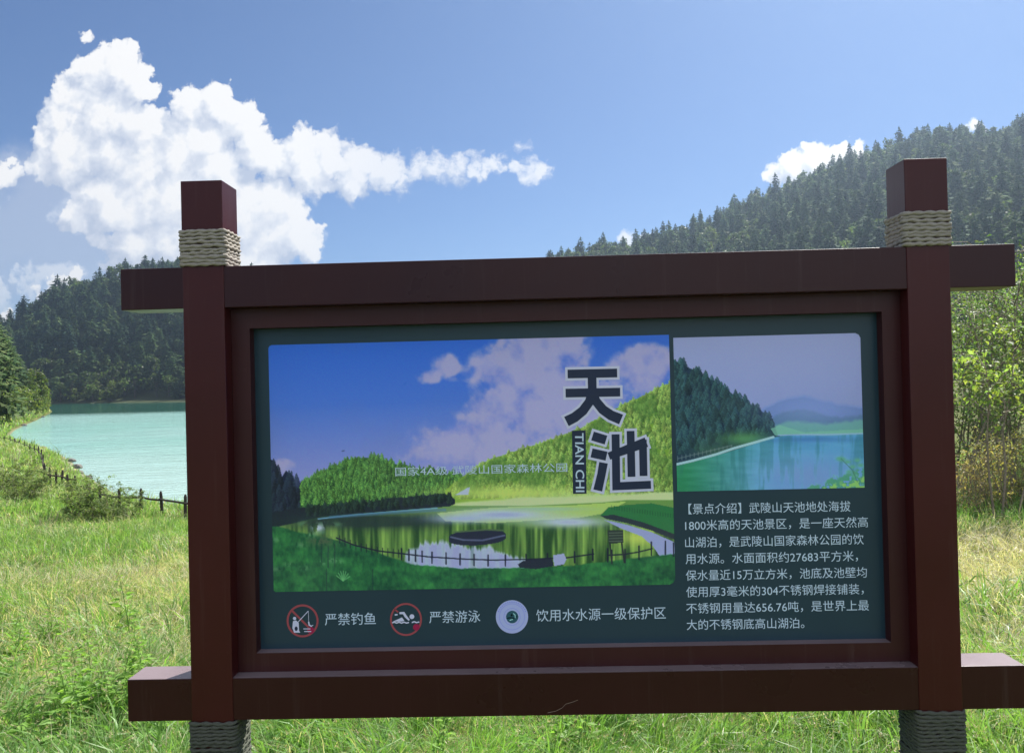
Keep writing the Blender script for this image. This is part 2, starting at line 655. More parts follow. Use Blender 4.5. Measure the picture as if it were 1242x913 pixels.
def ground_hit(px, py, rmax=600):
    d = ray(px, py)
    t = np.concatenate([np.linspace(1.5, 60, 800), np.linspace(60, rmax, 1600)])
    P = CAM + d * t[:, None]
    g = ground_z(P[:, 0], P[:, 1])
    i = np.argmax(P[:, 2] < g)
    if not (P[:, 2] < g).any():
        i = len(t) - 1
    return float(P[i, 0]), float(P[i, 1]), float(g[i])


def on_ground(x, y):
    return (x, y, float(ground_z(np.array([x]), np.array([y]))[0]))


def build_ground():
    # one polar sheet around the viewer: fine towards the view, coarse behind
    az = np.concatenate([np.linspace(-.75, .75, 420), np.linspace(.75, 2 * math.pi - .75, 62)[1:-1]])
    rr = np.concatenate([[.02], np.linspace(.4, 12, 70), np.geomspace(12.3, 120, 130), np.geomspace(122, 560, 120), [650, 760, 900]])
    A, B = np.meshgrid(az, rr, indexing='xy')
    X = CAM[0] + np.sin(A) * B
    Y = CAM[1] + np.cos(A) * B
    Z = ground_z(X, Y)
    nr, na = A.shape
    V = np.stack([X, Y, Z], -1).reshape(-1, 3)
    i = np.arange(nr - 1)[:, None] * na
    j = np.arange(na)[None]
    j2 = (j + 1) % na
    q = np.stack([i + j, i + j2, i + na + j2, i + na + j], -1).reshape(-1, 4)
    m, t, o = new_mat('meadow_soil')
    g = t.node('ShaderNodeNewGeometry').outputs['Position']
    n1 = t.noise(g, .35, 5, .6)
    n2 = t.noise(g, 6, 6, .7)
    n3 = t.noise(g, 45, 4, .7)
    c = t.mix(t.maprange(n1, .4, .62), (.075, .105, .022, 1), (.15, .145, .045, 1))
    c = t.mix(t.maprange(n2, .35, .75), c, (.05, .045, .02, 1))
    c = t.mix(t.math('MULTIPLY', n3, .6), c, (.10, .12, .035, 1))
    sx = t.node('ShaderNodeSeparateXYZ')
    t.l.new(g, sx.inputs[0])
    # pale gravel rim along the water line
    zz = t.math('ADD', sx.outputs[2], t.math('MULTIPLY_ADD', n2, .10, -.05))
    rim = t.math('SUBTRACT', 1.0, t.maprange(zz, WATER_Z + .03, WATER_Z + .08))
    gravel = t.mix(n3, (.16, .15, .12, 1), (.36, .34, .29, 1))
    rim = t.math('MULTIPLY', rim, t.maprange(sx.outputs[1], 110, 60, .0, .45))
    c = t.mix(rim, c, gravel)
    # under the wooded hills: leaf litter
    far = t.math('MAXIMUM', t.maprange(sx.outputs[2], 1.5, 6), t.maprange(sx.outputs[1], 170, 200))
    c = t.mix(far, c, t.mix(n2, (.018, .03, .014, 1), (.05, .06, .025, 1)))
    principled(t, o, c, .95, .1, bump(t, n2, .6, .06))
    ob = link('ground', np_mesh('ground', V, [q], [m], smooth=True))
    tag(ob, 'grassy slope falling to the lake and wooded hills behind it', 'ground', kind='structure')


build_ground()


def build_water():
    m, t, o = new_mat('turquoise_water')
    g = t.node('ShaderNodeNewGeometry').outputs['Position']
    v1 = t.vmath('MULTIPLY', g, (.55, 1.0, 1))
    w1 = t.noise(v1, 1.6, 4, .6)
    w2 = t.noise(v1, .28, 3, .5)
    w3 = t.noise(t.vmath('MULTIPLY', g, (.7, 1, 1)), 7, 3, .6)
    h = t.math('ADD', t.math('MULTIPLY', w1, .6), t.math('ADD', t.math('MULTIPLY', w2, 1.5), t.math('MULTIPLY', w3, .30)))
    pt = t.noise(t.vmath('MULTIPLY', g, (.05, .022, 1)), 1.0, 4, .6)
    base = t.mix(t.maprange(pt, .3, .7), (.195, .42, .365, 1), (.29, .47, .44, 1))
    p = principled(t, o, base, .10, .5, None)
    p.inputs['IOR'].default_value = 1.33
    sp = t.node('ShaderNodeSeparateXYZ')
    t.l.new(g, sp.inputs[0])
    # the far third of the lake lies in the lee of the hill and stays calm
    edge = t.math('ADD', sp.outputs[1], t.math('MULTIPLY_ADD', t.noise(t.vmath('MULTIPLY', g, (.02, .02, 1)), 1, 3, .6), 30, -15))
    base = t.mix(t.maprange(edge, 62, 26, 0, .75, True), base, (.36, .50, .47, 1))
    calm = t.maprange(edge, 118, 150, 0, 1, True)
    bn = t.node('ShaderNodeBump')
    bn.inputs['Distance'].default_value = .22
    t.l.new(h, bn.inputs['Height'])
    t.l.new(t.math('MULTIPLY_ADD', calm, -.985, .99), bn.inputs['Strength'])
    t.l.new(bn.outputs[0], p.inputs['Normal'])
    t.l.new(t.mix(calm, base, (.014, .085, .06, 1)), p.inputs['Base Color'])  # dark reflection of the hill mixed into the colour of the far water
    c = LAKE.mean(0)
    bm = bmesh.new()
    vs = [bm.verts.new((c[0] + (x - c[0]) * 1.0, y, WATER_Z)) for x, y in LAKE]
    # a sheet a little larger than the shoreline, its rim hidden under the banks
    vs2 = []
    n = len(LAKE)
    f = bm.faces.new(vs)
    bmesh.ops.inset_region(bm, faces=[f], thickness=-1.2) if False else None
    bmesh.ops.triangulate(bm, faces=bm.faces[:])
    bm.normal_update()
    for fc in bm.faces:
        if fc.normal.z < 0:
            fc.normal_flip()
    me = bpy.data.meshes.new('water')
    bm.to_mesh(me)
    bm.free()
    me.materials.append(m)
    tag(link('water', me), 'turquoise lake with a rippled surface', 'lake', kind='structure')


build_water()


def build_haze():
    m, t, o = new_mat('thin_air')
    v = t.node('ShaderNodeVolumePrincipled')
    v.inputs['Color'].default_value = (.60, .78, 1.0, 1)
    v.inputs['Density'].default_value = HAZE_DENSITY
    v.inputs['Anisotropy'].default_value = .75
    t.l.new(v.outputs[0], o.inputs['Volume'])
    b = MB()
    b.box(-935, 935, -935, 935, -6, 126)
    tag(link('haze', b.mesh('haze', [m])), 'pale thin air between the sign and the hills', 'haze', kind='stuff')


if HAZE_DENSITY > 0:
    build_haze()

# ------------------------------------------------------------------ the information sign
XL0, XL1, XR0, XR1 = -.9658, -.8458, 1.0966, 1.2166
ZUT, ZUB, ZLT, ZLB = 1.8643, 1.7450, .6830, .5625
YP = .085          # plane of the printed panel
YF = .047          # front of the inner frame


def at(px, py, Y):
    d = ray(px, py)
    s = (Y - CAM[1]) / d[1]
    p = CAM + d * s
    return float(p[0]), float(p[2])


SIGN = empty('information_sign', (0, 0, 0))
tag(SIGN, 'dark red-brown framed board about the mountain lake, standing on two rope-wrapped posts in the meadow', 'information sign')


def rope_wrap(cx, cy, hw, z0, z1, pitch, seed, mat):
    """turns of two-strand rope wound round a square post"""
    r_ = random.Random(seed)
    n = max(2, int(round((z1 - z0) / pitch)))
    pitch = (z1 - z0) / n
    rad = pitch * .53
    NS, NT_ = 150, 7
    V, Q = [], []
    base = 0
    hw = hw + rad * .75
    cr = .012
    # rounded square outline by arc length
    per = 8 * (hw - cr) + 2 * math.pi * cr
    out = []
    for i in range(NS):
        s = per * i / NS
        side = per / 4
        k = int(s // side)
        u = s - k * side
        arc = math.pi / 2 * cr
        if u < side - arc:
            x, y = -(hw - cr) + u, -hw
            nx, ny = 0, -1
        else:
            a = (u - (side - arc)) / cr
            x, y = (hw - cr) + math.sin(a) * cr, -(hw - cr) - math.cos(a) * cr
            nx, ny = math.sin(a), -math.cos(a)
        for _ in range(k):
            x, y = -y, x
            nx, ny = -ny, nx
        out.append((x, y, nx, ny, s))
    for t in range(n):
        zc = z0 + (t + .5) * pitch
        ph = r_.uniform(0, 6.28)
        wob = [r_.uniform(-1, 1) for _ in range(13)]
        bulge = r_.uniform(-.0018, .0018)
        radt = rad * r_.uniform(.86, 1.12)
        zc += r_.uniform(-.0010, .0010)
        lay = .0050 * r_.uniform(.85, 1.2)
        for i, (x, y, nx, ny, s) in enumerate(out):
            wv = wob[int(i / NS * 12)] * (1 - (i / NS * 12) % 1) + wob[(int(i / NS * 12) + 1) % 12] * ((i / NS * 12) % 1)
            for k in range(NT_):
                th = 2 * math.pi * k / NT_
                rr = radt * (1 + .28 * math.cos(2 * th - s / lay + ph))
                V.append((cx + x + nx * (math.cos(th) * rr + bulge), cy + y + ny * (math.cos(th) * rr + bulge), zc + wv * .0017 + math.sin(th) * rr))
        i = np.arange(NS)[:, None]
        k = np.arange(NT_)[None]
        q = np.stack([base + i * NT_ + k, base + ((i + 1) % NS) * NT_ + k, base + ((i + 1) % NS) * NT_ + (k + 1) % NT_, base + i * NT_ + (k + 1) % NT_], -1).reshape(-1, 4)
        Q.append(q)
        base += NS * NT_
    # stray fibres
    T = []
    for k in range(260):
        i = r_.randrange(len(V))
        x, y, z = V[i]
        d = Vector((x - cx, y - cy, r_.uniform(-.02, .02))).normalized() * r_.uniform(.004, .011)
        w = Vector((r_.uniform(-1, 1), r_.uniform(-1, 1), r_.uniform(-1, 1))).normalized() * .0005
        p = Vector((x, y, z)) - d * .2
        V += [tuple(p - w), tuple(p + w), tuple(p + d + Vector((r_.uniform(-.003, .003), r_.uniform(-.003, .003), r_.uniform(-.006, .003))))]
        T.append((base, base + 1, base + 2))
        base += 3
    return np_mesh('rope_wrap', np.array(V), Q + [np.array(T)], [mat], smooth=True)


def build_sign_frame():
    pd = .12
    for x0, x1, zt in ((XL0, XL1, 2.1124), (XR0, XR1, 2.1115)):
        b = MB()
        b.box(x0, x1, -.003, pd, -.35, zt)
        p = link('post', b.mesh('post', [M_POST], bevel=.002), SIGN)
        cx, cy = (x0 + x1) / 2, (pd - .003) / 2
        zr = at(245, 278.5, 0)[1] if x0 < 0 else at(1122, 256.5, 0)[1]
        link('rope_wrap', rope_wrap(cx, cy, .0605, ZUT + .0005, zr, .0105, 3 if x0 < 0 else 5, M_ROPE), p)
        link('rope_wrap', rope_wrap(cx, cy, .0605, -.06, ZLB - .001, .0108, 8 if x0 < 0 else 9, M_ROPE_SHADE), p)
    for (xa, xb, z0, z1) in ((-1.148, 1.3998, ZUB, ZUT), (-1.1521, 1.3936, ZLB, ZLT)):
        b = MB()
        b.box(xa, xb, 0, .113, z0, z1)
        link('beam', b.mesh('beam', [M_BEAM], bevel=.002), SIGN)
    # inner frame: four bars mitred into one ring, standing back in the opening
    ix0, iz1 = at(303.4, 398, YF)
    ix1, iz0 = at(1081.3, 778.6, YF)
    ix1b, iz1b = at(1069, 378.2, YF)
    ix0b, iz0b = at(310.5, 792, YF)
    ix0, ix1, iz0, iz1 = (ix0 + ix0b) / 2, (ix1 + ix1b) / 2, (iz0 + iz0b) / 2, (iz1 + iz1b) / 2
    b = MB()
    xo0, xo1, zo0, zo1 = XL1 + .0005, XR0 - .0005, ZLT + .0005, ZUB - .0005
    y0, y1 = YF, .108
    O = [(xo0, zo0), (xo1, zo0), (xo1, zo1), (xo0, zo1)]
    I = [(ix0, iz0), (ix1, iz0), (ix1, iz1), (ix0, iz1)]
    for k in range(4):
        k2 = (k + 1) % 4
        a, c, d, e = O[k], O[k2], I[k2], I[k]
        b.poly([(a[0], y0, a[1]), (c[0], y0, c[1]), (d[0], y0, d[1]), (e[0], y0, e[1])])
        b.poly([(e[0], y0, e[1]), (d[0], y0, d[1]), (d[0], y1, d[1]), (e[0], y1, e[1])])
        b.poly([(a[0], y1, a[1]), (e[0], y1, e[1]), (d[0], y1, d[1]), (c[0], y1, c[1])])
    link('inner_frame', b.mesh('inner_frame', [M_FRAME]), SIGN)
    # scratch on the lower beam
    b = MB()
    pts = [at(x, y, -.0012) for x, y in ((664, 864), (674, 862), (682, 858), (686, 853.5), (693, 851.5), (701, 848.5))]
    for k in range(len(pts) - 1):
        (x0_, z0_), (x1_, z1_) = pts[k], pts[k + 1]
        w = .0007
        b.poly([(x0_, -.0006, z0_ - w), (x1_, -.0006, z1_ - w), (x1_, -.0006, z1_ + w), (x0_, -.0006, z0_ + w)])
    m, t, o = new_mat('scraped_paint')
    principled(t, o, (.22, .16, .13, 1), .8)
    link('scratch', b.mesh('scratch', [m]), SIGN)
    return ix0, ix1, iz0, iz1


PX0, PX1, PZ0, PZ1 = build_sign_frame()
PRINT_K = 2.25      # printed reflectance = what the photo shows of it in the shade, divided by the light in that shade


def print_mat(name, rough=.32):
    m, t, o = new_mat(name)
    a = t.node('ShaderNodeAttribute', attribute_name='Col')
    g = t.node('ShaderNodeNewGeometry').outputs['Position']
    n = t.noise(g, 5, 5, .6)
    c = t.mix(t.math('MULTIPLY', t.maprange(n, .5, .8), .10), a.outputs['Color'], (.22, .22, .22, 1))
    principled(t, o, c, t.math('MULTIPLY_ADD', n, .2, rough - .1), .25)
    return m


M_PRINT = print_mat('printed_panel')


def flat_ink(name, rgb, rough=.35):
    m, t, o = new_mat(name)
    c = lin(rgb)
    principled(t, o, (*[v * PRINT_K * min(1, .88 / (max(c[:3]) * PRINT_K)) for v in c[:3]], 1), rough, .25)
    return m


INK_TEXT = flat_ink('pale_ink', (158, 176, 192))
INK_WHITE = flat_ink('white_ink', (186, 190, 214))
INK_NAVY = flat_ink('navy_ink', (24, 32, 50))
INK_RED = flat_ink('red_ink', (112, 52, 58))
INK_DRED = flat_ink('dark_red_ink', (112, 22, 54))
INK_LILAC = flat_ink('lilac_ink', (150, 160, 202))
INK_RING = flat_ink('ring_ink', (104, 112, 172))
INK_GREEN = flat_ink('dark_green_ink', (30, 62, 72))
INK_MINT = flat_ink('mint_ink', (120, 165, 165))


class Canvas:
    """a printed picture: a fine sheet on the panel whose vertices carry the print's colours"""

    def __init__(self, corners, nx, ny, y):
        P = [at(px, py, y) for px, py in corners]         # TL TR BR BL
        self.x0 = (P[0][0] + P[3][0]) / 2
        self.x1 = (P[1][0] + P[2][0]) / 2
        self.z1 = (P[0][1] + P[1][1]) / 2
        self.z0 = (P[2][1] + P[3][1]) / 2
        self.nx, self.ny, self.y = nx, ny, y
        X, Z = np.meshgrid(np.linspace(self.x0, self.x1, nx), np.linspace(self.z1, self.z0, ny))
        self.X, self.Z = X, Z
        a, b, _ = proj(np.stack([X, np.full_like(X, y), Z], -1).reshape(-1, 3))
        self.px, self.py = a.reshape(X.shape), b.reshape(X.shape)
        self.img = np.zeros(X.shape + (3,))

    def blend(self, mask, col):
        m = np.clip(mask, 0, 1)[..., None]
        self.img = self.img * (1 - m) + np.asarray(col, float) * m

    def below(self, pts, soft=.8, jag=0):
        """mask of everything under a polyline given by photo points"""
        xs, ys = zip(*pts)
        yl = np.interp(self.px, xs, ys) - jag
        return np.clip((self.py - yl) / soft + .5, 0, 1)

    def poly(self, pts, soft=0):
        ins = np.zeros(self.px.shape, bool)
        n = len(pts)
        for i in range(n):
            (ax, ay), (bx, by) = pts[i], pts[(i + 1) % n]
            c = ((ay > self.py) != (by > self.py)) & (self.px < (bx - ax) * (self.py - ay) / ((by - ay) if by != ay else 1e-9) + ax)
            ins ^= c
        return ins.astype(float)

    def blob(self, x, y, rx, ry):
        return np.exp(-(((self.px - x) / rx) ** 2 + ((self.py - y) / ry) ** 2))

    def line(self, pts, w, col, a=1):
        m = np.zeros(self.px.shape)
        for (ax, ay), (bx, by) in zip(pts[:-1], pts[1:]):
            ex, ey = bx - ax, by - ay
            L = ex * ex + ey * ey + 1e-9
            t = np.clip(((self.px - ax) * ex + (self.py - ay) * ey) / L, 0, 1)
            d = np.hypot(self.px - ax - ex * t, self.py - ay - ey * t)
            m = np.maximum(m, np.clip((w / 2 - d) / .6 + .5, 0, 1))
        self.blend(m * a, col)

    def trees(self, n, inside, hmin, hmax, lit, dark, seed, aspect=.38):
        """stamps small conifers, far ones first; inside(x,y)->bool"""
        r_ = np.random.default_rng(seed)
        x0, x1, y0, y1 = self.px.min(), self.px.max(), self.py.min(), self.py.max()
        pts = []
        while len(pts) < n:
            x, y = r_.uniform(x0, x1), r_.uniform(y0, y1)
            if inside(x, y):
                pts.append((y, x))
            if r_.random() < 1e-5:
                break
        pts.sort()
        sx = (self.nx - 1) / (x1 - x0)
        sy = (self.ny - 1) / (y1 - y0)
        for y, x in pts:
            h = r_.uniform(hmin, hmax)
            w = h * aspect
            ci, ri = int((x - x0) * sx), int((y - y0) * sy)
            c0, c1 = max(0, ci - int(w * sx) - 8), min(self.nx, ci + int(w * sx) + 8)
            r0, r1 = max(0, ri - int(h * sy) - 16), min(self.ny, ri + 16)
            if c1 <= c0 or r1 <= r0:
                continue
            px, py = self.px[r0:r1, c0:c1], self.py[r0:r1, c0:c1]
            t = (py - (y - h)) / h
            wid = w * np.clip(t, 0, 1) ** .7 * (1 - .25 * np.clip(t - .8, 0, 1) * 5)
            mk = ((np.abs(px - x) < wid * (.8 + .4 * r_.random(px.shape))) & (t > 0) & (t < 1)).astype(float) * .85
            s = np.clip(.55 + .5 * (px - x) / (w + .1) * -1 + r_.normal(0, .16, px.shape) - .35 * np.clip(t, 0, 1), 0, 1)
            b = r_.uniform(.72, 1.2)
            col = (np.asarray(dark) * (1 - s[..., None]) + np.asarray(lit) * s[..., None]) * b
            m = mk[..., None]
            self.img[r0:r1, c0:c1] = self.img[r0:r1, c0:c1] * (1 - m) + col * m

    def build(self, name, parent, corners_r):
        """corners_r: radius in metres of TL, TR, BR, BL corners"""
        X, Z = self.X, self.Z
        c = np.clip(self.img, 0, 255) / 255
        c = np.where(c <= .04045, c / 12.92, ((c + .055) / 1.055) ** 2.4) * PRINT_K
        c = c / np.maximum(1, c.max(-1, keepdims=True) / .88)
        V = np.stack([X, np.full_like(X, self.y), Z], -1).reshape(-1, 3)
        i = np.arange(self.ny - 1)[:, None] * self.nx
        j = np.arange(self.nx - 1)[None]
        q = np.stack([i + j, i + self.nx + j, i + self.nx + j + 1, i + j + 1], -1).reshape(-1, 4)
        ce = V[q].mean(1)
        keep = np.ones(len(q), bool)
        for (cx, cz, sx, sz), r in zip(((self.x0, self.z1, 1, -1), (self.x1, self.z1, -1, -1), (self.x1, self.z0, -1, 1), (self.x0, self.z0, 1, 1)), corners_r):
            if r:
                dx = (ce[:, 0] - cx) * sx
                dz = (ce[:, 2] - cz) * sz
                keep &= ~((dx < r) & (dz < r) & (np.hypot(dx - r, dz - r) > r))
        me = np_mesh(name, V, [q[keep]], [M_PRINT], vcol=c.reshape(-1, 3))
        return link(name, me, parent)


def nz(c, s, k=0, sx=1, sy=1, o=4):
    return fbm((c.px) / s * sx + 40 + k * 13, (c.py) / s * sy + 40, o, k)


def paint_lake_picture(panel):
    c = Canvas([(326.5, 419), (811, 405.5), (819.5, 708), (331, 718)], 620, 390, YP - .0008)
    px, py = c.px, c.py
    r_ = np.random.default_rng(5)
    t = np.clip((py - 412) / 165, 0, 1)
    t = t + .10 * (px - 330) / 480
    top, mid, bot = np.array((34, 78, 164.)), np.array((70, 108, 192.)), np.array((134, 142, 206.))
    w = np.clip(t / .55, 0, 1)[..., None]
    v = np.clip((t - .5) / .5, 0, 1)[..., None]
    c.img = (top * (1 - w) + mid * w) * (1 - v) + bot * v
    # clouds
    n = nz(c, 34, 1, o=5)
    n2 = nz(c, 14, 2)
    for blobs, amp in (([(540, 443, 17, 13), (520, 458, 15, 9)], 1.15),
                       ([(640, 430, 40, 26), (670, 418, 36, 22), (612, 448, 36, 22), (650, 462, 50, 26), (690, 440, 18, 22), (610, 492, 46, 24),
                         (660, 500, 60, 28), (560, 530, 46, 20), (600, 545, 70, 24), (530, 552, 40, 13), (720, 490, 40, 30)], 1.5),
                       ([(780, 432, 26, 13), (800, 444, 30, 20), (765, 446, 26, 14), (790, 462, 40, 18)], 1.4),
                       ([(344, 566, 14, 9)], 1.1), ([(560, 462, 26, 4)], .6)):
        m = 1 - np.prod([1 - .9 * c.blob(*b) for b in blobs], 0)
        f = m * amp + 2.0 * (n - .5) * np.clip(m * 3, 0, 1) + .9 * (n2 - .5) * np.clip(m * 3, 0, 1)
        a = np.clip((f - .28) / .75, 0, 1)
        a = a * a * (3 - 2 * a)
        sh = np.clip(.35 + 1.5 * (n2 - .5) + 1.2 * (n - .45) + .35 * f, 0, 1)[..., None]
        c.blend(a * .94, np.array((112, 124, 196.)) * (1 - sh) + np.array((184, 180, 228.)) * sh)
    # dark conifers at the far left
    jag = 5 * nz(c, 5, 0, 1, .02)
    c.blend(c.below([(320, 556), (334, 563), (341, 582), (347, 572), (354, 578), (359, 592), (366, 596), (372, 640), (380, 640)], 1.2, jag) * (px < 374), (22, 30, 50))
    c.trees(70, lambda x, y: 331 < x < 372 and y > np.interp(x, [331, 341, 354, 366, 372], [572, 588, 590, 606, 640]) and y < 646, 14, 30, (44, 58, 70), (16, 22, 38), 11, .26)
    # middle dome of conifers
    dome = [(362, 612), (366, 588), (380, 580), (398, 570), (415, 562), (432, 557), (452, 556), (468, 559), (482, 565), (500, 569), (520, 571), (545, 576), (565, 580)]
    dm = c.below(dome, 1, 3 * nz(c, 4, 2, 1, .02)) * (px > 364)
    c.blend(dm, (38, 74, 40))
    dx, dy = zip(*dome)
    c.trees(1300, lambda x, y: 366 < x < 560 and np.interp(x, dx, dy) + 3 < y < np.interp(x, [366, 400, 450, 500, 560], [616, 618, 612, 606, 604]), 7, 13, (116, 164, 72), (20, 50, 36), 1, .3)
    # right hill
    hillr = [(540, 596), (556, 584), (580, 566), (600, 556), (640, 544), (680, 530), (710, 518), (740, 500), (770, 486), (795, 474), (822, 462)]
    hx, hy = zip(*hillr)
    c.blend(c.below(hillr, 1, 4 * nz(c, 5, 3, 1, .02)) * (px > 540), (96, 128, 48))
    c.trees(2200, lambda x, y: x > 548 and np.interp(x, hx, hy) + 3 < y < 606, 5, 11, (182, 198, 100), (50, 84, 42), 2, .42)
    c.blend(np.clip((nz(c, 26, 2) - .48) * 3, 0, .6) * c.below(hillr, 3) * (px > 552) * (py < 600), (60, 96, 44))
    # light meadow foot
    c.blend(c.blob(620, 598, 90, 9) * .75, (178, 192, 96))
    c.blend(c.blob(730, 604, 60, 8) * .8, (168, 186, 128))
    foot = [(540, 612), (570, 609), (640, 604), (700, 603), (760, 601), (822, 596)]
    c.blend(c.below(foot, 3, 4 * (nz(c, 18, 1) - .3)) * np.clip((px - 540) / 20, 0, 1), (176, 188, 138))
    c.blend(c.poly([(552, 600), (566, 592), (570, 590), (568, 600)]) * .8, (150, 156, 196))
    # water
    lake = [(330, 640), (386, 628), (420, 624), (520, 616), (545, 613), (640, 613), (730, 609), (760, 606), (830, 606)]
    c.blend(c.below(lake, 1.2), (86, 118, 62))
    st = nz(c, 7, 1, 1, .10, 3)
    st2 = nz(c, 3, 2, 1, .06, 2)
    refl = c.below([(330, 640), (386, 630), (560, 622), (640, 640), (830, 630)], 6)
    s = np.clip(.5 + 1.8 * (st - .5) + 1.0 * (st2 - .5), 0, 1)[..., None]
    c.blend(refl * .95, np.array((30, 58, 36.)) * (1 - s) + np.array((116, 148, 72.)) * s)
    c.blend(c.below([(330, 622), (366, 617), (430, 614), (470, 606), (540, 600), (556, 608)], 1.5, 3 * nz(c, 6, 1, 1, .1)) * (py < np.interp(px, [330, 390, 545, 552], [640, 626, 614, 611])) * (px < 552), (26, 34, 44))
    c.trees(240, lambda x, y: 372 < x < 548 and np.interp(x, [372, 450, 548], [618, 611, 604]) < y < np.interp(x, [372, 450, 548], [628, 620, 611]), 5, 11, (44, 66, 50), (18, 28, 36), 12, .34)
    c.blend(np.clip(c.blob(450, 632, 105, 9) * 1.3, 0, .9) * (px < 548), (30, 44, 46))
    c.line([(386, 629), (430, 624), (480, 620), (530, 616)], 1.6, (92, 132, 158), .9)
    c.line([(400, 627), (470, 622), (540, 618)], 3.2, (58, 92, 122), .6)
    yel = c.poly([(530, 622), (600, 615), (700, 612), (760, 608), (735, 622), (700, 628), (600, 634), (540, 632)])
    c.blend(yel * .75, (156, 176, 92))
    c.blend(c.blob(610, 624, 60, 7), (146, 156, 188))
    c.blend(c.blob(560, 629, 36, 5) * .9, (134, 146, 178))
    c.blend(c.blob(690, 633, 42, 6) * .95, (158, 166, 190))
    c.blend(c.blob(660, 617, 50, 2.5) * .6, (120, 150, 150))
    c.blend(c.blob(775, 652, 26, 10) * .75, (172, 182, 84))
    # bright sky mirrored near the fence
    wy = [(488, 700), (492, 672), (510, 660), (525, 656), (545, 659), (580, 664), (610, 668), (640, 680), (660, 690)]
    c.blend(c.below(wy, 5, 14 * (st2 - .5)) * np.clip((px - 486) / 8, 0, 1) * np.clip((668 - px) / 14, 0, 1) * np.clip(.72 + 1.2 * (st - .4), .4, 1), (168, 172, 218))
    # stone island
    isl = [(579 + 35 * math.cos(a), 651.5 + 9.5 * math.copysign(abs(math.sin(a)) ** .7, math.sin(a)) - .05 * 35 * math.cos(a)) for a in np.linspace(0, 6.283, 36)[:-1]]
    c.blend(c.poly(isl), (30, 35, 52))
    c.line([(547, 651), (562, 654.5), (585, 655), (612, 649)], 2.0, (80, 86, 114), .8)
    c.line([(550, 645), (590, 642), (611, 643)], 2.0, (66, 86, 60), .9)
    # right bank
    c.blend(c.poly([(728, 625), (738, 615), (760, 612), (790, 610), (830, 618), (830, 656), (818, 652), (790, 640), (760, 632), (740, 628)]), (36, 92, 54))
    c.blend(c.poly([(728, 625), (745, 624), (780, 633), (820, 648), (820, 655), (790, 643), (760, 634), (735, 629)]), (34, 44, 52))
    c.blend(c.poly([(732, 630), (760, 636), (790, 645), (820, 658), (822, 672), (800, 674), (792, 662), (778, 650), (752, 640)]), (156, 164, 210))
    for k in range(26):
        x = 742 + 3.1 * k
        c.line([(x, 613 + .42 * k), (x, 617.5 + .42 * k)], 1, (24, 62, 44), .6)
    # foreground grass
    grass = [(320, 636), (345, 640), (366, 646), (380, 648), (410, 655), (440, 664), (470, 674), (500, 684), (560, 689), (640, 688), (690, 686), (740, 680), (790, 674), (830, 670)]
    g = nz(c, 10, 0, .6, 1)
    g2 = nz(c, 3, 3, 1, .5)
    s = np.clip(.5 + 1.2 * (g - .5) + .9 * (g2 - .5), 0, 1)[..., None]
    gc = np.array((20, 60, 44.)) * (1 - s) + np.array((46, 108, 58.)) * s
    c.blend(c.below(grass, 2, 2 * (g2 - .5)), gc)
    for k in range(14):
        x, y = r_.uniform(330, 420), r_.uniform(632, 690)
        c.blend(c.blob(x, y, 6, 3) * .5 * (g2 > .45), (92, 132, 96))
    for x, y in ((406, 660), (398, 662), (390, 655), (452, 690), (396, 690)):
        c.line([(x, y), (x, y + 26)], 1.4, (22, 44, 46), .6)
    for k in range(7):
        a = -2.6 + .36 * k
        c.line([(416, 704), (416 + 9 * math.cos(a), 704 + 12 * math.sin(a))], 1.2, (86, 146, 92), .8)
    c.blend(c.blob(390, 656, 18, 6) * .7 * (g2 > .4), (70, 76, 58))
    c.blend(c.blob(386, 640, 7, 4) * .9 * (g2 > .42), (176, 184, 206))
    # fence
    fx = [(408, 652), (430, 661), (460, 668), (487, 671), (520, 675), (560, 677.5), (600, 679), (640, 678), (664, 677), (688, 676), (720, 671.5)]
    c.line(fx, 1.7, (22, 26, 44))
    for x in np.r_[np.arange(412, 486, 6.5), (487, 496, 504, 512, 524, 541, 558, 575, 592, 613, 638, 664, 697, 719)]:
        y = np.interp(x, [p[0] for p in fx], [p[1] for p in fx])
        h = 5.5 if x < 486 else 8
        c.line([(x, y - h * .75), (x, y + h * .9)], 1.9 if x > 486 else 1.3, (22, 26, 44), 1 if x > 486 else .7)
    c.line([(737, 673), (757, 672), (775, 669), (791, 665)], 1.7, (24, 30, 44))
    for x, y in ((737, 673), (742, 675), (758, 674), (775, 670), (790, 665), (807, 664), (817, 666)):
        c.line([(x, y - 8), (x, y + 8)], 1.9, (24, 28, 44))
    c.blend(c.poly([(628, 684), (634, 680), (652, 677), (670, 678), (672, 686), (650, 690), (630, 688)]), (30, 36, 50))
    c.blend(c.poly([(671, 673), (684, 671), (687, 678), (684, 684), (672, 686)]), (160, 166, 206))
    c.blend(c.poly([(737, 643), (756, 642), (756.5, 658), (738, 659)]), (38, 48, 46))
    c.line([(740, 659), (742, 683)], 2, (34, 40, 44))
    c.line([(754, 658), (757, 681)], 2, (34, 40, 44))
    for k in range(4):
        c.line([(739, 646 + 3.4 * k), (755, 645.5 + 3.4 * k)], .9, (92, 104, 92), .7)
    c.line([(415, 547), (417.5, 546.2)], 1.2, (40, 50, 80))
    c.img += r_.normal(0, 2.2, c.img.shape)
    c.build('lake_picture', panel, (.012, 0, .022, .008))


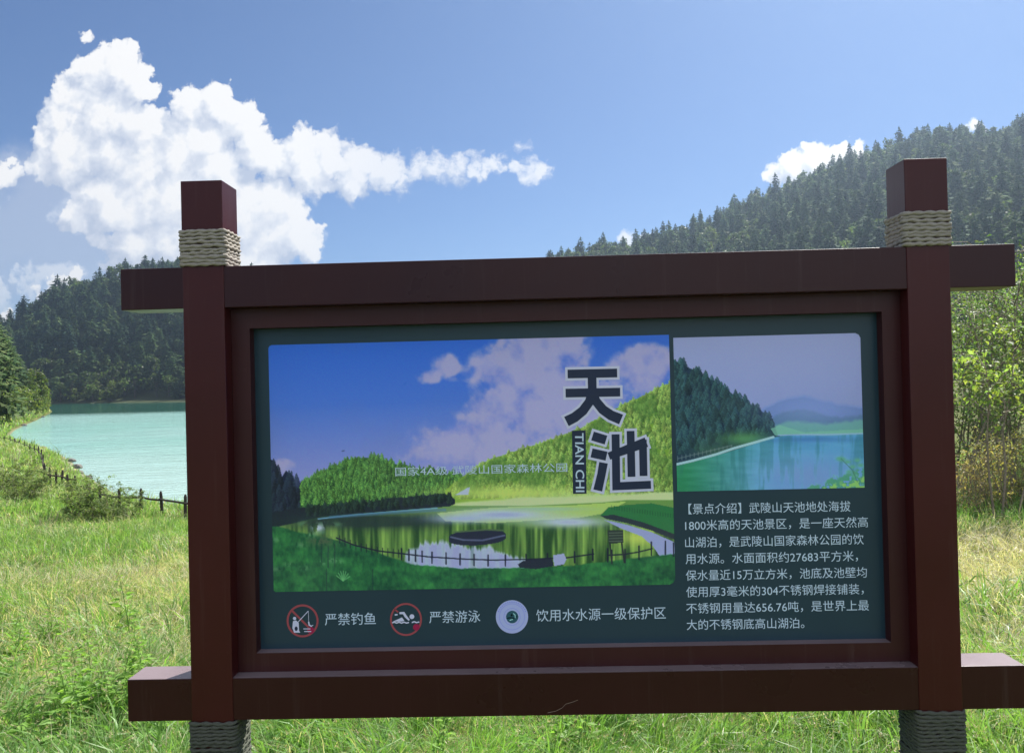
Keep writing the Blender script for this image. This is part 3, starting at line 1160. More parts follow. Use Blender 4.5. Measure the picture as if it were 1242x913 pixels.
def paint_side_picture(panel):
    c = Canvas([(817.5, 409), (1043.5, 404.5), (1048.5, 591.5), (820.5, 595.5)], 300, 250, YP - .0008)
    px, py = c.px, c.py
    t = np.clip((py - 405) / 110, 0, 1)[..., None]
    c.img = np.array((148, 156, 202.)) * (1 - t) + np.array((134, 146, 196.)) * t
    c.img += (nz(c, 50, 1)[..., None] - .5) * 18
    # far hill in mist
    far = [(920, 500), (935, 492), (955, 484), (975, 481), (995, 486), (1015, 491), (1050, 496)]
    c.blend(c.below(far, 5, 3 * nz(c, 8, 2)), (82, 104, 152))
    c.blend(c.below([(930, 512), (950, 502), (975, 498), (1000, 505), (1020, 508), (1050, 504)], 4, 4 * nz(c, 6, 0)) * .8, (62, 92, 120))
    c.blend(c.below([(930, 522), (955, 512), (980, 514), (1000, 516), (1050, 511)], 4, 4 * nz(c, 6, 3)), (82, 132, 128))
    # near hill
    near = [(815, 436), (822, 441), (835, 447), (850, 456), (866, 464), (880, 474), (895, 485), (910, 492), (922, 498), (935, 510), (943, 528)]
    nx_, ny_ = zip(*near)
    c.blend(c.below(near, 1.2, 4 * nz(c, 5, 1, 1, .05)) * (px < 946), (24, 44, 62))
    c.trees(420, lambda x, y: x < 938 and np.interp(x, nx_, ny_) + 2 < y < np.interp(x, [815, 860, 940], [560, 545, 524]), 9, 17, (56, 92, 88), (16, 34, 50), 3, .4)
    c.blend(c.blob(905, 532, 30, 8) * .9, (70, 122, 70))
    c.blend(c.blob(868, 546, 30, 9) * .55, (58, 96, 66))
    c.blend(c.poly([(935, 520), (945, 515), (962, 520), (975, 524), (1050, 520), (1050, 527), (960, 528), (940, 528)]) * .8, (96, 150, 130))
    # water
    w = c.below([(815, 566), (840, 560), (880, 549), (915, 538), (940, 530), (960, 527), (1000, 528), (1055, 526)], 1)
    k = np.clip((px - 830) / 110, 0, 1)[..., None]
    u = np.clip((py - 530) / 60, 0, 1)[..., None]
    wc = (np.array((38, 112, 80.)) * (1 - k) + np.array((70, 128, 164.)) * k) * (1 - u * .3) + np.array((120, 142, 200.)) * u * .3 * k + np.array((30, 92, 58.)) * u * .3 * (1 - k)
    wc = wc + (nz(c, 9, 2, .3, 2)[..., None] - .5) * 22
    c.blend(w, wc)
    c.blend(c.blob(980, 575, 60, 22) * .6, (126, 148, 206))
    c.blend(c.blob(985, 533, 60, 4) * .6, (48, 86, 140))
    c.line([(816, 564), (840, 558.5), (868, 551), (890, 543.5), (915, 536.5), (938, 530)], 3.0, (146, 178, 186), .9)
    c.line([(944, 527.5), (1000, 526.8), (1050, 525.5)], 1.5, (140, 166, 208), .8)
    for i in range(14):
        x = 822 + 5 * i
        c.line([(x, 553 - 1.0 * i), (x, 559 - 1.25 * i)], 1, (98, 112, 112), .6)
    c.line([(822, 556), (888, 540)], 1, (98, 112, 112), .6)
    c.blend(c.blob(985, 495, 60, 22) * .45, (124, 136, 188))
    st = nz(c, 6, 1, 1, .12, 3)
    c.blend(w * np.clip((st - .5) * 2.2, 0, .35), (30, 84, 84))
    # bush in the lower right corner
    g = nz(c, 4, 1)
    c.blend(np.clip(c.below([(975, 598), (985, 588), (1000, 586), (1010, 577), (1020, 580), (1035, 570), (1052, 566)], 3, 8 * (g - .5)) * (g > .34), 0, 1), (66, 124, 104))
    c.blend(np.clip(c.below([(985, 598), (1010, 588), (1030, 584), (1052, 576)], 3, 8 * (g - .5)) * (g > .5), 0, 1), (112, 158, 88))
    for x, y in ((1022, 557), (1028, 560), (1034, 566), (1018, 556), (1040, 558), (1044, 564), (1030, 572), (1037, 577)):
        c.blend(c.blob(x, y, 4, 2.4), (76, 136, 112))
    c.line([(1020, 556), (1034, 570), (1040, 584)], 1, (50, 92, 92), .8)
    c.img += np.random.default_rng(8).normal(0, 1.8, c.img.shape)
    c.build('misty_lake_picture', panel, (0, .018, 0, 0))


TXT_CACHE = {}


def text_arrays(body, spacing=1.0, offset=0.0):
    cu = bpy.data.curves.new('lettering', 'FONT')
    cu.body = body
    cu.size = 1.0
    cu.resolution_u = 4
    cu.space_character = spacing
    cu.offset = offset
    ob = bpy.data.objects.new('lettering', cu)
    COL.objects.link(ob)
    dg = bpy.context.evaluated_depsgraph_get()
    me = bpy.data.meshes.new_from_object(ob.evaluated_get(dg))
    V = np.array([v.co[:] for v in me.vertices])
    Fc = [list(p.vertices) for p in me.polygons]
    bpy.data.objects.remove(ob)
    bpy.data.meshes.remove(me)
    bpy.data.curves.remove(cu)
    return V, Fc


def text_into(b, body, x_left, x_right, y_left, y_right, Y, m=0, em=None, spacing=1.0, offset=0.0, ycen=.38):
    """one line of writing whose ink runs between two photo points on plane Y"""
    V, Fc = text_arrays(body, spacing, offset)
    xa, za = at(x_left, y_left, Y)
    xb, zb = at(x_right, y_right, Y)
    mn, mx = V[:, 0].min(), V[:, 0].max()
    s = (xb - xa) / (mx - mn)
    sz = s if em is None else em
    o = len(b.v)
    for v in V:
        f = (v[0] - mn) / (mx - mn)
        b.v.append((xa + (v[0] - mn) * s, Y, za + (zb - za) * f + (v[1] - ycen) * sz))
    for f in Fc:
        b.f.append([o + i for i in f])
        b.m.append(m)


def stroke(b, pts, w, Y, m=0, cap='flat'):
    """thick polyline on the panel from photo points; w in photo pixels"""
    P = [Vector(p) for p in pts]
    L, Rr = [], []
    for i, p in enumerate(P):
        d0 = (P[i] - P[i - 1]).normalized() if i else (P[1] - P[0]).normalized()
        d1 = (P[i + 1] - P[i]).normalized() if i < len(P) - 1 else d0
        n = Vector((-(d0.y + d1.y), d0.x + d1.x)).normalized()
        k = 1 / max(.5, n.dot(Vector((-d0.y, d0.x))))
        ww = w[i] if hasattr(w, '__len__') else w
        L.append(p + n * ww / 2 * k)
        Rr.append(p - n * ww / 2 * k)
    for i in range(len(P) - 1):
        q = [L[i], L[i + 1], Rr[i + 1], Rr[i]]
        b.poly([(at(v.x, v.y, Y)[0], Y, at(v.x, v.y, Y)[1]) for v in q], m)


def disc(b, x, y, r, Y, m=0, n=40, r_in=None, sy=1.0):
    for k in range(n):
        a0, a1 = 2 * math.pi * k / n, 2 * math.pi * (k + 1) / n
        if r_in is None:
            q = [(x, y), (x + r * math.cos(a0), y + r * sy * math.sin(a0)), (x + r * math.cos(a1), y + r * sy * math.sin(a1))]
        else:
            q = [(x + r_in * math.cos(a0), y + r_in * sy * math.sin(a0)), (x + r * math.cos(a0), y + r * sy * math.sin(a0)),
                 (x + r * math.cos(a1), y + r * sy * math.sin(a1)), (x + r_in * math.cos(a1), y + r_in * sy * math.sin(a1))]
        b.poly([(at(u, v, Y)[0], Y, at(u, v, Y)[1]) for u, v in q], m)


def area(b, pts, Y, m=0):
    b.poly([(at(u, v, Y)[0], Y, at(u, v, Y)[1]) for u, v in pts], m)


def build_panel():
    b = MB()
    b.box(PX0 - .012, PX1 + .012, YP, YP + .010, PZ0 - .012, PZ1 + .012)
    m, t, o = new_mat('teal_panel')
    g = t.node('ShaderNodeNewGeometry').outputs['Position']
    n = t.noise(g, 3, 5, .6)
    c = lin(27, 46, 58)
    c2 = lin(31, 52, 62)
    k = PRINT_K * .70
    principled(t, o, t.mix(n, (c[0] * k, c[1] * k, c[2] * k, 1), (c2[0] * k, c2[1] * k, c2[2] * k, 1)), t.math('MULTIPLY_ADD', n, .16, .24), .32)
    panel = link('panel', b.mesh('panel', [m]), SIGN)
    paint_lake_picture(panel)
    paint_side_picture(panel)

    # big title
    b = MB()
    Y1, Y2 = YP - .0014, YP - .0020
    S = [([(688.5, 453.5), (748.5, 452.2)], 10.5), ([(686, 476.6), (752.2, 475.4)], 10.5), ([(718, 453), (718.5, 476)], 10.5),
         ([(718.5, 474), (715, 487), (707, 498), (697, 506), (687, 511)], [10.5, 11, 11.5, 12, 12.5]),
         ([(718.5, 474), (722.5, 486), (731, 496.5), (741, 503.5), (753.3, 508.6)], [10.5, 11, 11.5, 12, 12.5]),
         ([(718.7, 528.5), (735, 533.5)], 11), ([(717.5, 549), (735.6, 553)], 11),
         ([(732, 561), (729.5, 575), (725, 594.5)], [10.5, 10.2, 10.8]),
         ([(746.6, 526.5), (747.5, 589.4), (789.5, 587.6)], 9.6), ([(738.5, 553), (784, 536)], [9, 12]),
         ([(764.8, 522.5), (766, 578)], 9.4), ([(779.6, 533), (780.6, 577)], 9.4)]
    for pts, w in S:
        P = [Vector(p) for p in pts]
        d0, d1 = (P[0] - P[1]).normalized(), (P[-1] - P[-2]).normalized()
        P2 = [P[0] + d0 * 3] + P[1:-1] + [P[-1] + d1 * 3]
        ww = [x + 6 for x in w] if hasattr(w, '__len__') else w + 6
        stroke(b, P2, ww, Y1, 0)
        stroke(b, pts, w, Y2, 1)
    # each overlapping stroke gets its own hair of depth, so no two faces share a plane
    for i in range(0, len(b.v)):
        x, y, z = b.v[i]
        b.v[i] = (x, y - .000012 * (i // 4 % 20), z)
    link('title_lettering', b.mesh('title_lettering', [INK_WHITE, INK_NAVY]), panel)
    # upright capitals running down
    b = MB()
    V, Fc = text_arrays('TIAN CHI', 1.02, .012)
    mn, mx = V.min(0), V.max(0)
    for Y, mm, grow in ((Y1 - .0003, 1, 1),):
        stroke(b, [(702, 522), (703.2, 598.5)], 16.5, Y, 1)
    for v0 in (0,):
        o_ = len(b.v)
        for v in V:
            f = (v[0] - mn[0]) / (mx[0] - mn[0])
            h = (v[1] - mn[1]) / (mx[1] - mn[1])
            py = 525 + f * 71.5
            px = 697.2 + f * 1.2 + h * 10.6
            x, z = at(px, py, Y2 - .0004)
            b.v.append((x, Y2 - .0004, z))
        for f in Fc:
            b.f.append([o_ + i for i in f])
            b.m.append(0)
    link('latin_lettering', b.mesh('latin_lettering', [INK_TEXT, INK_NAVY]), panel)
    # pale line of writing across the picture
    b = MB()
    text_into(b, '国家4A级 武陵山国家森林公园', 479.5, 688, 572, 566.5, Y1, 0, em=.0285)
    link('caption_lettering', b.mesh('caption_lettering', [INK_TEXT]), panel)
    # description
    b = MB()
    rows = [('【景点介绍】武陵山天池地处海拔', 835, 1031.5, 617.0, 613.6),
            ('1800米高的天池景区，是一座天然高', 831, 1052.8, 637.0, 632.8),
            ('山湖泊，是武陵山国家森林公园的饮', 831, 1047.6, 657.6, 653.4),
            ('用水源。水面面积约27683平方米，', 831.5, 1040.5, 677.5, 673.8),
            ('保水量近15万立方米，池底及池壁均', 831.8, 1051.4, 697.6, 693.6),
            ('使用厚3毫米的304不锈钢焊接铺装，', 832.2, 1047.5, 717.6, 713.8),
            ('不锈钢用量达656.76吨，是世界上最', 832.4, 1054, 737.5, 733.6),
            ('大的不锈钢底高山湖泊。', 832.8, 975.5, 757.4, 755.0)]
    for s, xa, xb, ya, yb in rows:
        text_into(b, s, xa, xb, ya, yb, YP - .0010, 0, em=.0335)
    link('description_lettering', b.mesh('description_lettering', [INK_TEXT]), panel)
    for words, xa, xb, ya, yb in (('严禁钓鱼', 394, 455.8, 750.8, 749.6), ('严禁游泳', 520.5, 582.5, 748.2, 746.8), ('饮用水水源一级保护区', 650.3, 807.5, 746.2, 742.6)):
        b = MB()
        text_into(b, words, xa, xb, ya, yb, YP - .0010, 0, em=.0385)
        link('notice_lettering', b.mesh('notice_lettering', [INK_TEXT]), panel)
    # no fishing
    Ya, Yb, Yc = YP - .0008, YP - .0012, YP - .0016
    b = MB()
    disc(b, 367, 752.5, 19.4, Ya, 0, r_in=17.0, sy=1.03)
    stroke(b, [(354.5, 740.5), (379.5, 765.5)], 2.4, Ya, 0)
    disc(b, 377, 764, 4.2, Ya - .0002, 2)
    disc(b, 357.3, 749.6, 2.0, Yb, 1)
    area(b, [(355.3, 753), (359, 751.8), (362.3, 755), (362.8, 764.5), (364.2, 766.8), (356.6, 766.8), (354.6, 761)], Yb, 1)
    stroke(b, [(361, 754.5), (374, 740.5)], .9, Yc, 1)
    stroke(b, [(374, 740.5), (374.5, 755)], .5, Yb, 1)
    stroke(b, [(374.3, 753.5), (375, 757.5), (377.5, 759), (380, 757.5)], [1.6, 1.8, 1.4, .6], Yc, 1)
    stroke(b, [(368, 762.2), (376.5, 762.2)], 1.0, Yb, 1)
    stroke(b, [(369, 765.4), (377.5, 765.4)], 1.0, Yb, 1)
    disc(b, 359.2, 762, 1.9, Yc, 3, sy=1.4)
    link('no_fishing_symbol', b.mesh('no_fishing_symbol', [INK_RED, INK_WHITE, INK_DRED, INK_NAVY]), panel)
    # no swimming
    b = MB()
    disc(b, 492.4, 750.8, 19.4, Ya, 0, r_in=17.2, sy=1.03)
    disc(b, 505, 760.2, 4.0, Ya - .0002, 2)
    disc(b, 499.6, 747.4, 2.9, Yb, 1)
    stroke(b, [(484.5, 743.2), (489.5, 743), (492, 747), (496.3, 751.8)], [2.4, 2.8, 3.0, 2.0], Yb, 1)
    stroke(b, [(478.8, 745.2), (482.2, 745)], 1.7, Yb, 1)
    area(b, [(476.5, 753.4), (483, 750.4), (487.5, 748.3), (490.4, 752.3), (488, 753.2)], Yb, 1)
    stroke(b, [(475.6, 755), (478, 754), (481, 755.2), (484, 754), (487, 755.2), (490, 754), (493, 755.2), (496, 754.4)], 1.5, Yc, 1)
    stroke(b, [(499.5, 754.6), (502.5, 753.4), (505, 754.6), (508.6, 753.8)], 1.5, Yc, 1)
    stroke(b, [(478.5, 738.5), (483, 742)], 2, Ya, 0)
    link('no_swimming_symbol', b.mesh('no_swimming_symbol', [INK_RED, INK_WHITE, INK_DRED]), panel)
    # round water-protection emblem
    b = MB()
    disc(b, 621, 747.6, 19.6, Ya, 0, sy=1.03)
    disc(b, 621, 747.6, 15.6, Ya - .0002, 1, r_in=15.0, sy=1.03)
    disc(b, 621, 747.6, 10.2, Ya - .0002, 1, r_in=9.6, sy=1.03)
    for k in range(17):
        a = math.pi * (1.12 + .76 * k / 16)
        x, y = 621 + 17.5 * math.cos(a), 747.6 + 17.9 * math.sin(a)
        stroke(b, [(x - .9 * math.cos(a), y - .9 * math.sin(a)), (x + .9 * math.cos(a), y + .9 * math.sin(a))], 1.3, Ya - .0002, 1)
    disc(b, 621.2, 747.8, 7.4, Ya - .0004, 2, sy=1.03)
    stroke(b, [(615, 749.4), (619, 748.6), (623, 749.2), (627.5, 747.0)], 1.1, Yb, 3)
    disc(b, 620.6, 745.6, 1.2, Yb, 3)
    stroke(b, [(622.5, 743.5), (624.8, 745.5), (625, 749)], .9, Yc, 3)
    stroke(b, [(618, 752), (622, 750.6)], .9, Yc, 3)
    link('round_emblem', b.mesh('round_emblem', [INK_LILAC, INK_RING, INK_GREEN, INK_MINT]), panel)


build_panel()

# ------------------------------------------------------------------ trees
GREEN = lambda r, g, b: np.array((r, g, b))


class Soup:
    """loose faces with a colour per vertex, for foliage and stems"""

    def __init__(self):
        self.V, self.C, self.Q, self.T, self.mq, self.mt = [], [], [], [], [], []
        self.n = 0

    def quads(self, P, col, m=0):
        """P (k,4,3), col (k,3)"""
        k = len(P)
        self.V.append(P.reshape(-1, 3))
        self.C.append(np.repeat(col, 4, 0))
        self.Q.append(self.n + np.arange(k * 4).reshape(k, 4))
        self.mq.append(np.full(k, m))
        self.n += k * 4

    def tris(self, P, col, m=0):
        k = len(P)
        self.V.append(P.reshape(-1, 3))
        self.C.append(np.repeat(col, 3, 0))
        self.T.append(self.n + np.arange(k * 3).reshape(k, 3))
        self.mt.append(np.full(k, m))
        self.n += k * 3

    def stem(self, pts, rad, col=(.05, .04, .03), m=1, n=5):
        b = MB()
        b.tube(pts, rad, n, cap=False)
        V = np.array(b.v)
        self.V.append(V)
        self.C.append(np.tile(col, (len(V), 1)))
        f = np.array(b.f)
        self.Q.append(self.n + f)
        self.mq.append(np.full(len(f), m))
        self.n += len(V)

    def mesh(self, name, mats):
        faces, fm = [], []
        if self.Q:
            faces.append(np.concatenate(self.Q))
            fm.append(np.concatenate(self.mq))
        if self.T:
            faces.append(np.concatenate(self.T))
            fm.append(np.concatenate(self.mt))
        return np_mesh(name, np.concatenate(self.V), faces, mats, np.concatenate(fm), np.concatenate(self.C))


def conifer_mesh(seed, h, rmax, nlev=17, per=11, ragged=.35, col=(.040, .068, .030), top=.75, fat=1.0, name='conifer'):
    """tapering trunk with tiers of drooping sprays, uneven outline"""
    r_ = np.random.default_rng(seed)
    s = Soup()
    lean = r_.normal(0, .02 * h, 2)
    s.stem([(0, 0, -.6), (lean[0] * .4, lean[1] * .4, h * .5), (lean[0], lean[1], h * .97)], [.016 * h, .011 * h, .002 * h], (.05, .04, .03), 1)
    lob = r_.uniform(0, 6.28, 3)
    P, C = [], []
    for i in range(nlev):
        t = min(max((i + r_.uniform(-.2, .2)) / nlev, 0), .985) ** .80
        z0 = h * (.10 + .90 * t)
        Rl = rmax * (1 - t) ** top * (1 + .16 * math.sin(t * 9 + lob[0])) + .28
        nn = max(5, int(per * (.55 + .75 * (1 - t))))
        for k in range(nn):
            ph = 2 * math.pi * (k + r_.uniform(-.4, .4)) / nn + i * .7
            Rk = Rl * (1 + ragged * r_.uniform(-1, .7)) * (1 + .14 * math.sin(2 * ph + lob[1]))
            dirv = np.array((math.cos(ph), math.sin(ph), 0))
            side = np.array((-math.sin(ph), math.cos(ph), 0))
            droop = r_.uniform(.10, .42) * Rk
            base = np.array((lean[0] * t, lean[1] * t, z0 + .10 * Rk))
            b = r_.uniform(.80, 1.22)
            cc = np.array(col) * b * np.array((1 + r_.uniform(-.1, .25), 1, 1 + r_.uniform(-.15, .2)))
            # a spray is three overlapping fans along the branch
            for a0, a1, w in ((.12, .58, .42), (.40, .86, .38), (.66, 1.08, .24)):
                w = w * Rk * r_.uniform(.6, 1.15)
                j = r_.normal(0, .06 * Rk, 3)
                p0 = base + dirv * Rk * a0 + np.array((0, 0, -droop * a0 ** 1.6)) + j
                p1 = base + dirv * Rk * (a0 + a1) / 2 + side * w * .5 + np.array((0, 0, -droop * ((a0 + a1) / 2) ** 1.6 - .12 * w - r_.uniform(0, .1) * Rk)) + j
                p2 = base + dirv * Rk * a1 + np.array((0, 0, -droop * a1 ** 1.6 + r_.uniform(-.05, .10) * Rk)) + j
                p3 = base + dirv * Rk * (a0 + a1) / 2 - side * w * .5 + np.array((0, 0, -droop * ((a0 + a1) / 2) ** 1.6 - .12 * w - r_.uniform(0, .1) * Rk)) + j
                P.append((p0, p1, p2, p3))
                C.append(cc * r_.uniform(.92, 1.08))
            # hanging twigs give the tier thickness
            w = .3 * Rk
            a = r_.uniform(.35, .95)
            p = base + dirv * Rk * a + np.array((0, 0, -droop * a ** 1.6))
            P.append((p + side * w * .5, p - side * w * .5, p - side * w * .25 + np.array((0, 0, -.34 * Rk * r_.uniform(.5, 1.1))), p + side * w * .3 + np.array((0, 0, -.30 * Rk))))
            C.append(cc * .95)
    tip = np.array((lean[0], lean[1], h))
    for k in range(3):
        a = 2.1 * k
        d = np.array((math.cos(a), math.sin(a), 0)) * .16
        P.append((tip - (0, 0, .1), tip - (0, 0, .7) + d * 1.2, tip - (0, 0, 1.7), tip - (0, 0, .8) - d * 1.2))
        C.append(np.array(col) * 1.1)
    P = np.array(P)
    ctr = P.mean(1, keepdims=True)
    P = ctr + (P - ctr) * fat
    s.quads(P, np.array(C), 0)
    return s.mesh(name, [M_CONIFER, M_BARK])


def round_crown_mesh(seed, h, rx, n=900, size=.55, col=(.055, .085, .030), name='broadleaf_tree', mat=None, trunk=True):
    """broadleaf tree: trunk, limbs and leaf sprays gathered in uneven clumps"""
    r_ = np.random.default_rng(seed)
    s = Soup()
    nl = 7
    cl = []
    for k in range(nl + 5):
        t = r_.uniform(.30, .95)
        a = r_.uniform(0, 6.28)
        rr = rx * r_.uniform(.25, .85) * (1.25 - t) ** .6
        cl.append((np.array((math.cos(a) * rr, math.sin(a) * rr, h * t)), rx * r_.uniform(.28, .55)))
    cl.append((np.array((0, 0, h * .9)), rx * .4))
    if trunk:
        s.stem([(0, 0, -.5), (.05 * rx, 0, h * .4), (0, 0, h * .85)], [.025 * h, .017 * h, .004 * h], m=1)
        for c, r in cl[:nl]:
            s.stem([(0, 0, h * .25), tuple(c * np.array((.5, .5, .75))), tuple(c)], [.011 * h, .007 * h, .002 * h], m=1, n=4)
    P, C = [], []
    per = n // len(cl)
    for c, r in cl:
        tone = r_.uniform(.75, 1.3)
        d = r_.normal(size=(per, 3))
        d /= np.linalg.norm(d, axis=1)[:, None]
        rad = r * r_.uniform(.45, 1.08, per)
        pos = c + d * rad[:, None] * np.array((1, 1, .85))
        for p, dd in zip(pos, d):
            if p[2] < .15:
                continue
            nrm = dd + r_.normal(0, .6, 3)
            nrm /= np.linalg.norm(nrm)
            u = np.cross(nrm, r_.normal(size=3))
            u /= np.linalg.norm(u)
            v = np.cross(nrm, u)
            w = size * r_.uniform(.5, 1.2)
            P.append((p - u * w * .5, p + v * w * .32 - nrm * w * .08, p + u * w * .6 - nrm * w * .15, p - v * w * .32 - nrm * w * .08))
            C.append(np.array(col) * tone * r_.uniform(.7, 1.35) * np.array((1 + r_.uniform(-.1, .25), 1, 1 + r_.uniform(-.2, .2))))
    s.quads(np.array(P), np.array(C), 0)
    return s.mesh(name, [mat or M_LEAF, M_BARK])


CON = [conifer_mesh(100 + i, h, r, nl, per, rg, c, tp, 1.55) for i, (h, r, nl, per, rg, c, tp) in enumerate([
    (13, 3.2, 12, 9, .28, (.036, .072, .042), .58), (15, 3.4, 13, 9, .30, (.040, .078, .040), .64), (11, 3.1, 11, 9, .34, (.050, .088, .040), .50),
    (14, 2.9, 13, 8, .28, (.034, .068, .044), .55), (10, 3.3, 10, 10, .38, (.054, .092, .042), .44), (16, 3.6, 14, 9, .32, (.040, .076, .038), .68),
    (12, 3.6, 11, 10, .42, (.046, .083, .040), .44), (9, 2.9, 9, 9, .36, (.058, .096, .046), .50)])]
CON_H = [13, 15, 11, 14, 10, 16, 12, 9]
RND = [round_crown_mesh(200 + i, h, r, 420, 1.0, c) for i, (h, r, c) in enumerate([(8, 3.6, (.052, .085, .036)), (10, 4.0, (.044, .074, .034)), (7, 3.4, (.064, .096, .038))])]


def scatter_forest():
    """(x, y, z, kind, scale, rot, where) of every tree of the two wooded hills"""
    out = []
    r_ = np.random.default_rng(21)
    sp = 5.2
    # polar jittered cells: left hill, middle, right hill
    r = 110.0
    while r < 475:
        az = -.70
        step_r = sp * (1.0 if r > 120 else .9)
        while az < .70:
            x = CAM[0] + math.sin(az) * r + r_.uniform(-.48, .48) * sp
            y = CAM[1] + math.cos(az) * r + r_.uniform(-.48, .48) * step_r
            out.append((x, y, az, r))
            az += sp / r
        r += step_r
    A = np.array(out)
    x, y, az, rr = A.T
    sd = sd_lake(x, y)
    hz = hill(x, y)
    r1 = np.interp(az, *zip(*AZ_R1))
    keep = (sd > 2.2) & (hz > .12) & (rr < r1 + 14)
    keep &= ~((az < -.40) & (rr < 250))
    # the right hill starts behind the shrubs
    keep &= ~((az > .1) & (rr < 120))
    # thin out what the board hides for good
    hidden = (az > -.20) & (az < .02)
    keep &= ~(hidden & (r_.random(len(x)) < .6))
    A, sd, hz = A[keep], sd[keep], hz[keep]
    z = ground_z(A[:, 0], A[:, 1])
    res = []
    for (x, y, az, rr), d, zz, hh in zip(A, sd, z, hz):
        left = az < -.1
        rough = fbm(np.array([x / 25]), np.array([y / 25]), 2, 2)[0]
        if rough > .52 and r_.random() < .65 or (hh < 6 and r_.random() < .3):
            k = ('r', int(r_.integers(3)))
        else:
            k = ('c', int(r_.integers(len(CON))))
        sc = r_.uniform(.60, 1.06) * (1.0 if left else .86) * (.8 + .5 * rough)
        res.append((x, y, zz - .2, k, sc, r_.uniform(0, 6.28), 'left' if left else 'right', hh, rr))
    return res


def build_forest():
    F_ = scatter_forest()
    P = np.array([(t[0], t[1], t[2] + 6) for t in F_])
    px, py, dz = proj(P)
    inview = (px > -12) & (px < PW + 12) & (py > -20) & (py < PH)
    # what the board covers
    behind = (px > 236) & (px < 1138) & (py > 325)
    hs = np.array([(CON_H[t[3][1]] if t[3][0] == 'c' else 8.5) * t[4] for t in F_])
    size = hs * F / dz
    # a tree shows when nothing taller stands right in front of it: the ones on the ridge and the outer edge show most
    cand = [i for i in np.argsort(-size) if inview[i] and not behind[i]]
    left = [i for i in cand if F_[i][6] == 'left'][:165]
    right = [i for i in cand if F_[i][6] == 'right'][:130]
    single = set(left + right)
    for i in left + right:
        x, y, z, k, sc, rot, side, hh, rr = F_[i]
        con = k[0] == 'c'
        o = link('conifer' if con else 'broadleaf_tree', CON[k[1]] if con else RND[k[1]])
        o.location = (x, y, z)
        o.rotation_euler = (0, 0, rot)
        s_ = sc * (1 if con else 1.0)
        o.scale = (s_, s_, s_ * (.95 + .1 * math.sin(i)))
        r1 = np.interp(math.atan2(x - CAM[0], y - CAM[1]), *zip(*AZ_R1))
        if side == 'left':
            where = 'shore' if hh < 12 else ('ridge' if rr > r1 - 14 else 'slope')
            lab = {'shore': 'low on the dark hill just above the far lake shore', 'ridge': 'on the skyline of the dark hill across the lake',
                   'slope': 'on the steep middle slope of the dark hill across the lake'}[where]
            g = {'shore': 'at the foot of the hill across the lake', 'ridge': 'on the skyline of the hill across the lake', 'slope': 'on the slope of the hill across the lake'}[where]
        else:
            where = 'ridge' if rr > r1 - 14 else 'slope'
            lab = {'ridge': 'on the skyline of the hazy hill right of the board', 'slope': 'on the slope of the hazy hill right of the board'}[where]
            g = {'ridge': 'on the skyline of the hazy right hill', 'slope': 'on the slope of the hazy right hill'}[where]
        kind = 'dark pointed conifer' if con else 'round-crowned broadleaf tree'
        tag(o, kind + ' ' + lab, 'tree', ('conifers ' if con else 'broadleaf trees ') + g)
    # the remaining wood as one mass
    V, C, Q, M = [], [], [], []
    n = 0
    cache = {}
    for i, (x, y, z, k, sc, rot, side, hh, rr) in enumerate(F_):
        if i in single:
            continue
        if k not in cache:
            me = CON[k[1]] if k[0] == 'c' else RND[k[1]]
            v = np.empty(len(me.vertices) * 3, np.float32)
            me.vertices.foreach_get('co', v)
            c = np.empty(len(me.vertices) * 4, np.float32)
            me.color_attributes['Col'].data.foreach_get('color', c)
            q = np.empty(len(me.loops), np.int32)
            me.loops.foreach_get('vertex_index', q)
            mi = np.empty(len(me.polygons), np.int32)
            me.polygons.foreach_get('material_index', mi)
            mi = np.where(mi == 1, 2, 0 if k[0] == 'c' else 1)
            cache[k] = (v.reshape(-1, 3), c.reshape(-1, 4)[:, :3], q.reshape(-1, 4), mi)
        v, c, q, mi = cache[k]
        cr, sr = math.cos(rot) * sc, math.sin(rot) * sc
        w = np.stack([v[:, 0] * cr - v[:, 1] * sr + x, v[:, 0] * sr + v[:, 1] * cr + y, v[:, 2] * sc + z], -1)
        V.append(w)
        C.append(c * rnd.uniform(.62, 1.40))
        Q.append(q + n)
        M.append(mi)
        n += len(v)
    me = np_mesh('forest', np.concatenate(V), [np.concatenate(Q)], [M_CONIFER, M_LEAF, M_BARK], np.concatenate(M), np.concatenate(C))
    tag(link('forest', me), 'dense mixed wood covering the hills around the lake', 'forest', kind='stuff')
    print('FOREST', len(F_), 'single', len(single), 'left', len(left), 'right', len(right), 'cand', len(cand))


build_forest()


def tree_thing(name, label, cat, loc, crown_me_fn, group=None, rz=0, sc=1.0):
    """a tree as an Empty with trunk and crown"""
    t = empty(name, loc, rz)
    t.scale = (sc, sc, sc)
    tag(t, label, cat, group)
    crown_me_fn(t)
    return t


def split_tree(me):
    """trunk and crown of a tree mesh as two meshes"""
    v = np.empty(len(me.vertices) * 3, np.float32)
    me.vertices.foreach_get('co', v)
    v = v.reshape(-1, 3)
    c = np.empty(len(me.vertices) * 4, np.float32)
    me.color_attributes['Col'].data.foreach_get('color', c)
    c = c.reshape(-1, 4)[:, :3]
    q = np.empty(len(me.loops), np.int32)
    me.loops.foreach_get('vertex_index', q)
    q = q.reshape(-1, 4)
    mi = np.empty(len(me.polygons), np.int32)
    me.polygons.foreach_get('material_index', mi)
    res = []
    for k, nm in ((0, 'crown'), (1, 'trunk')):
        qq = q[mi == k]
        used, inv = np.unique(qq, return_inverse=True)
        res.append(np_mesh(nm, v[used], [inv.reshape(-1, 4)], [me.materials[k]], None, c[used]))
    return res


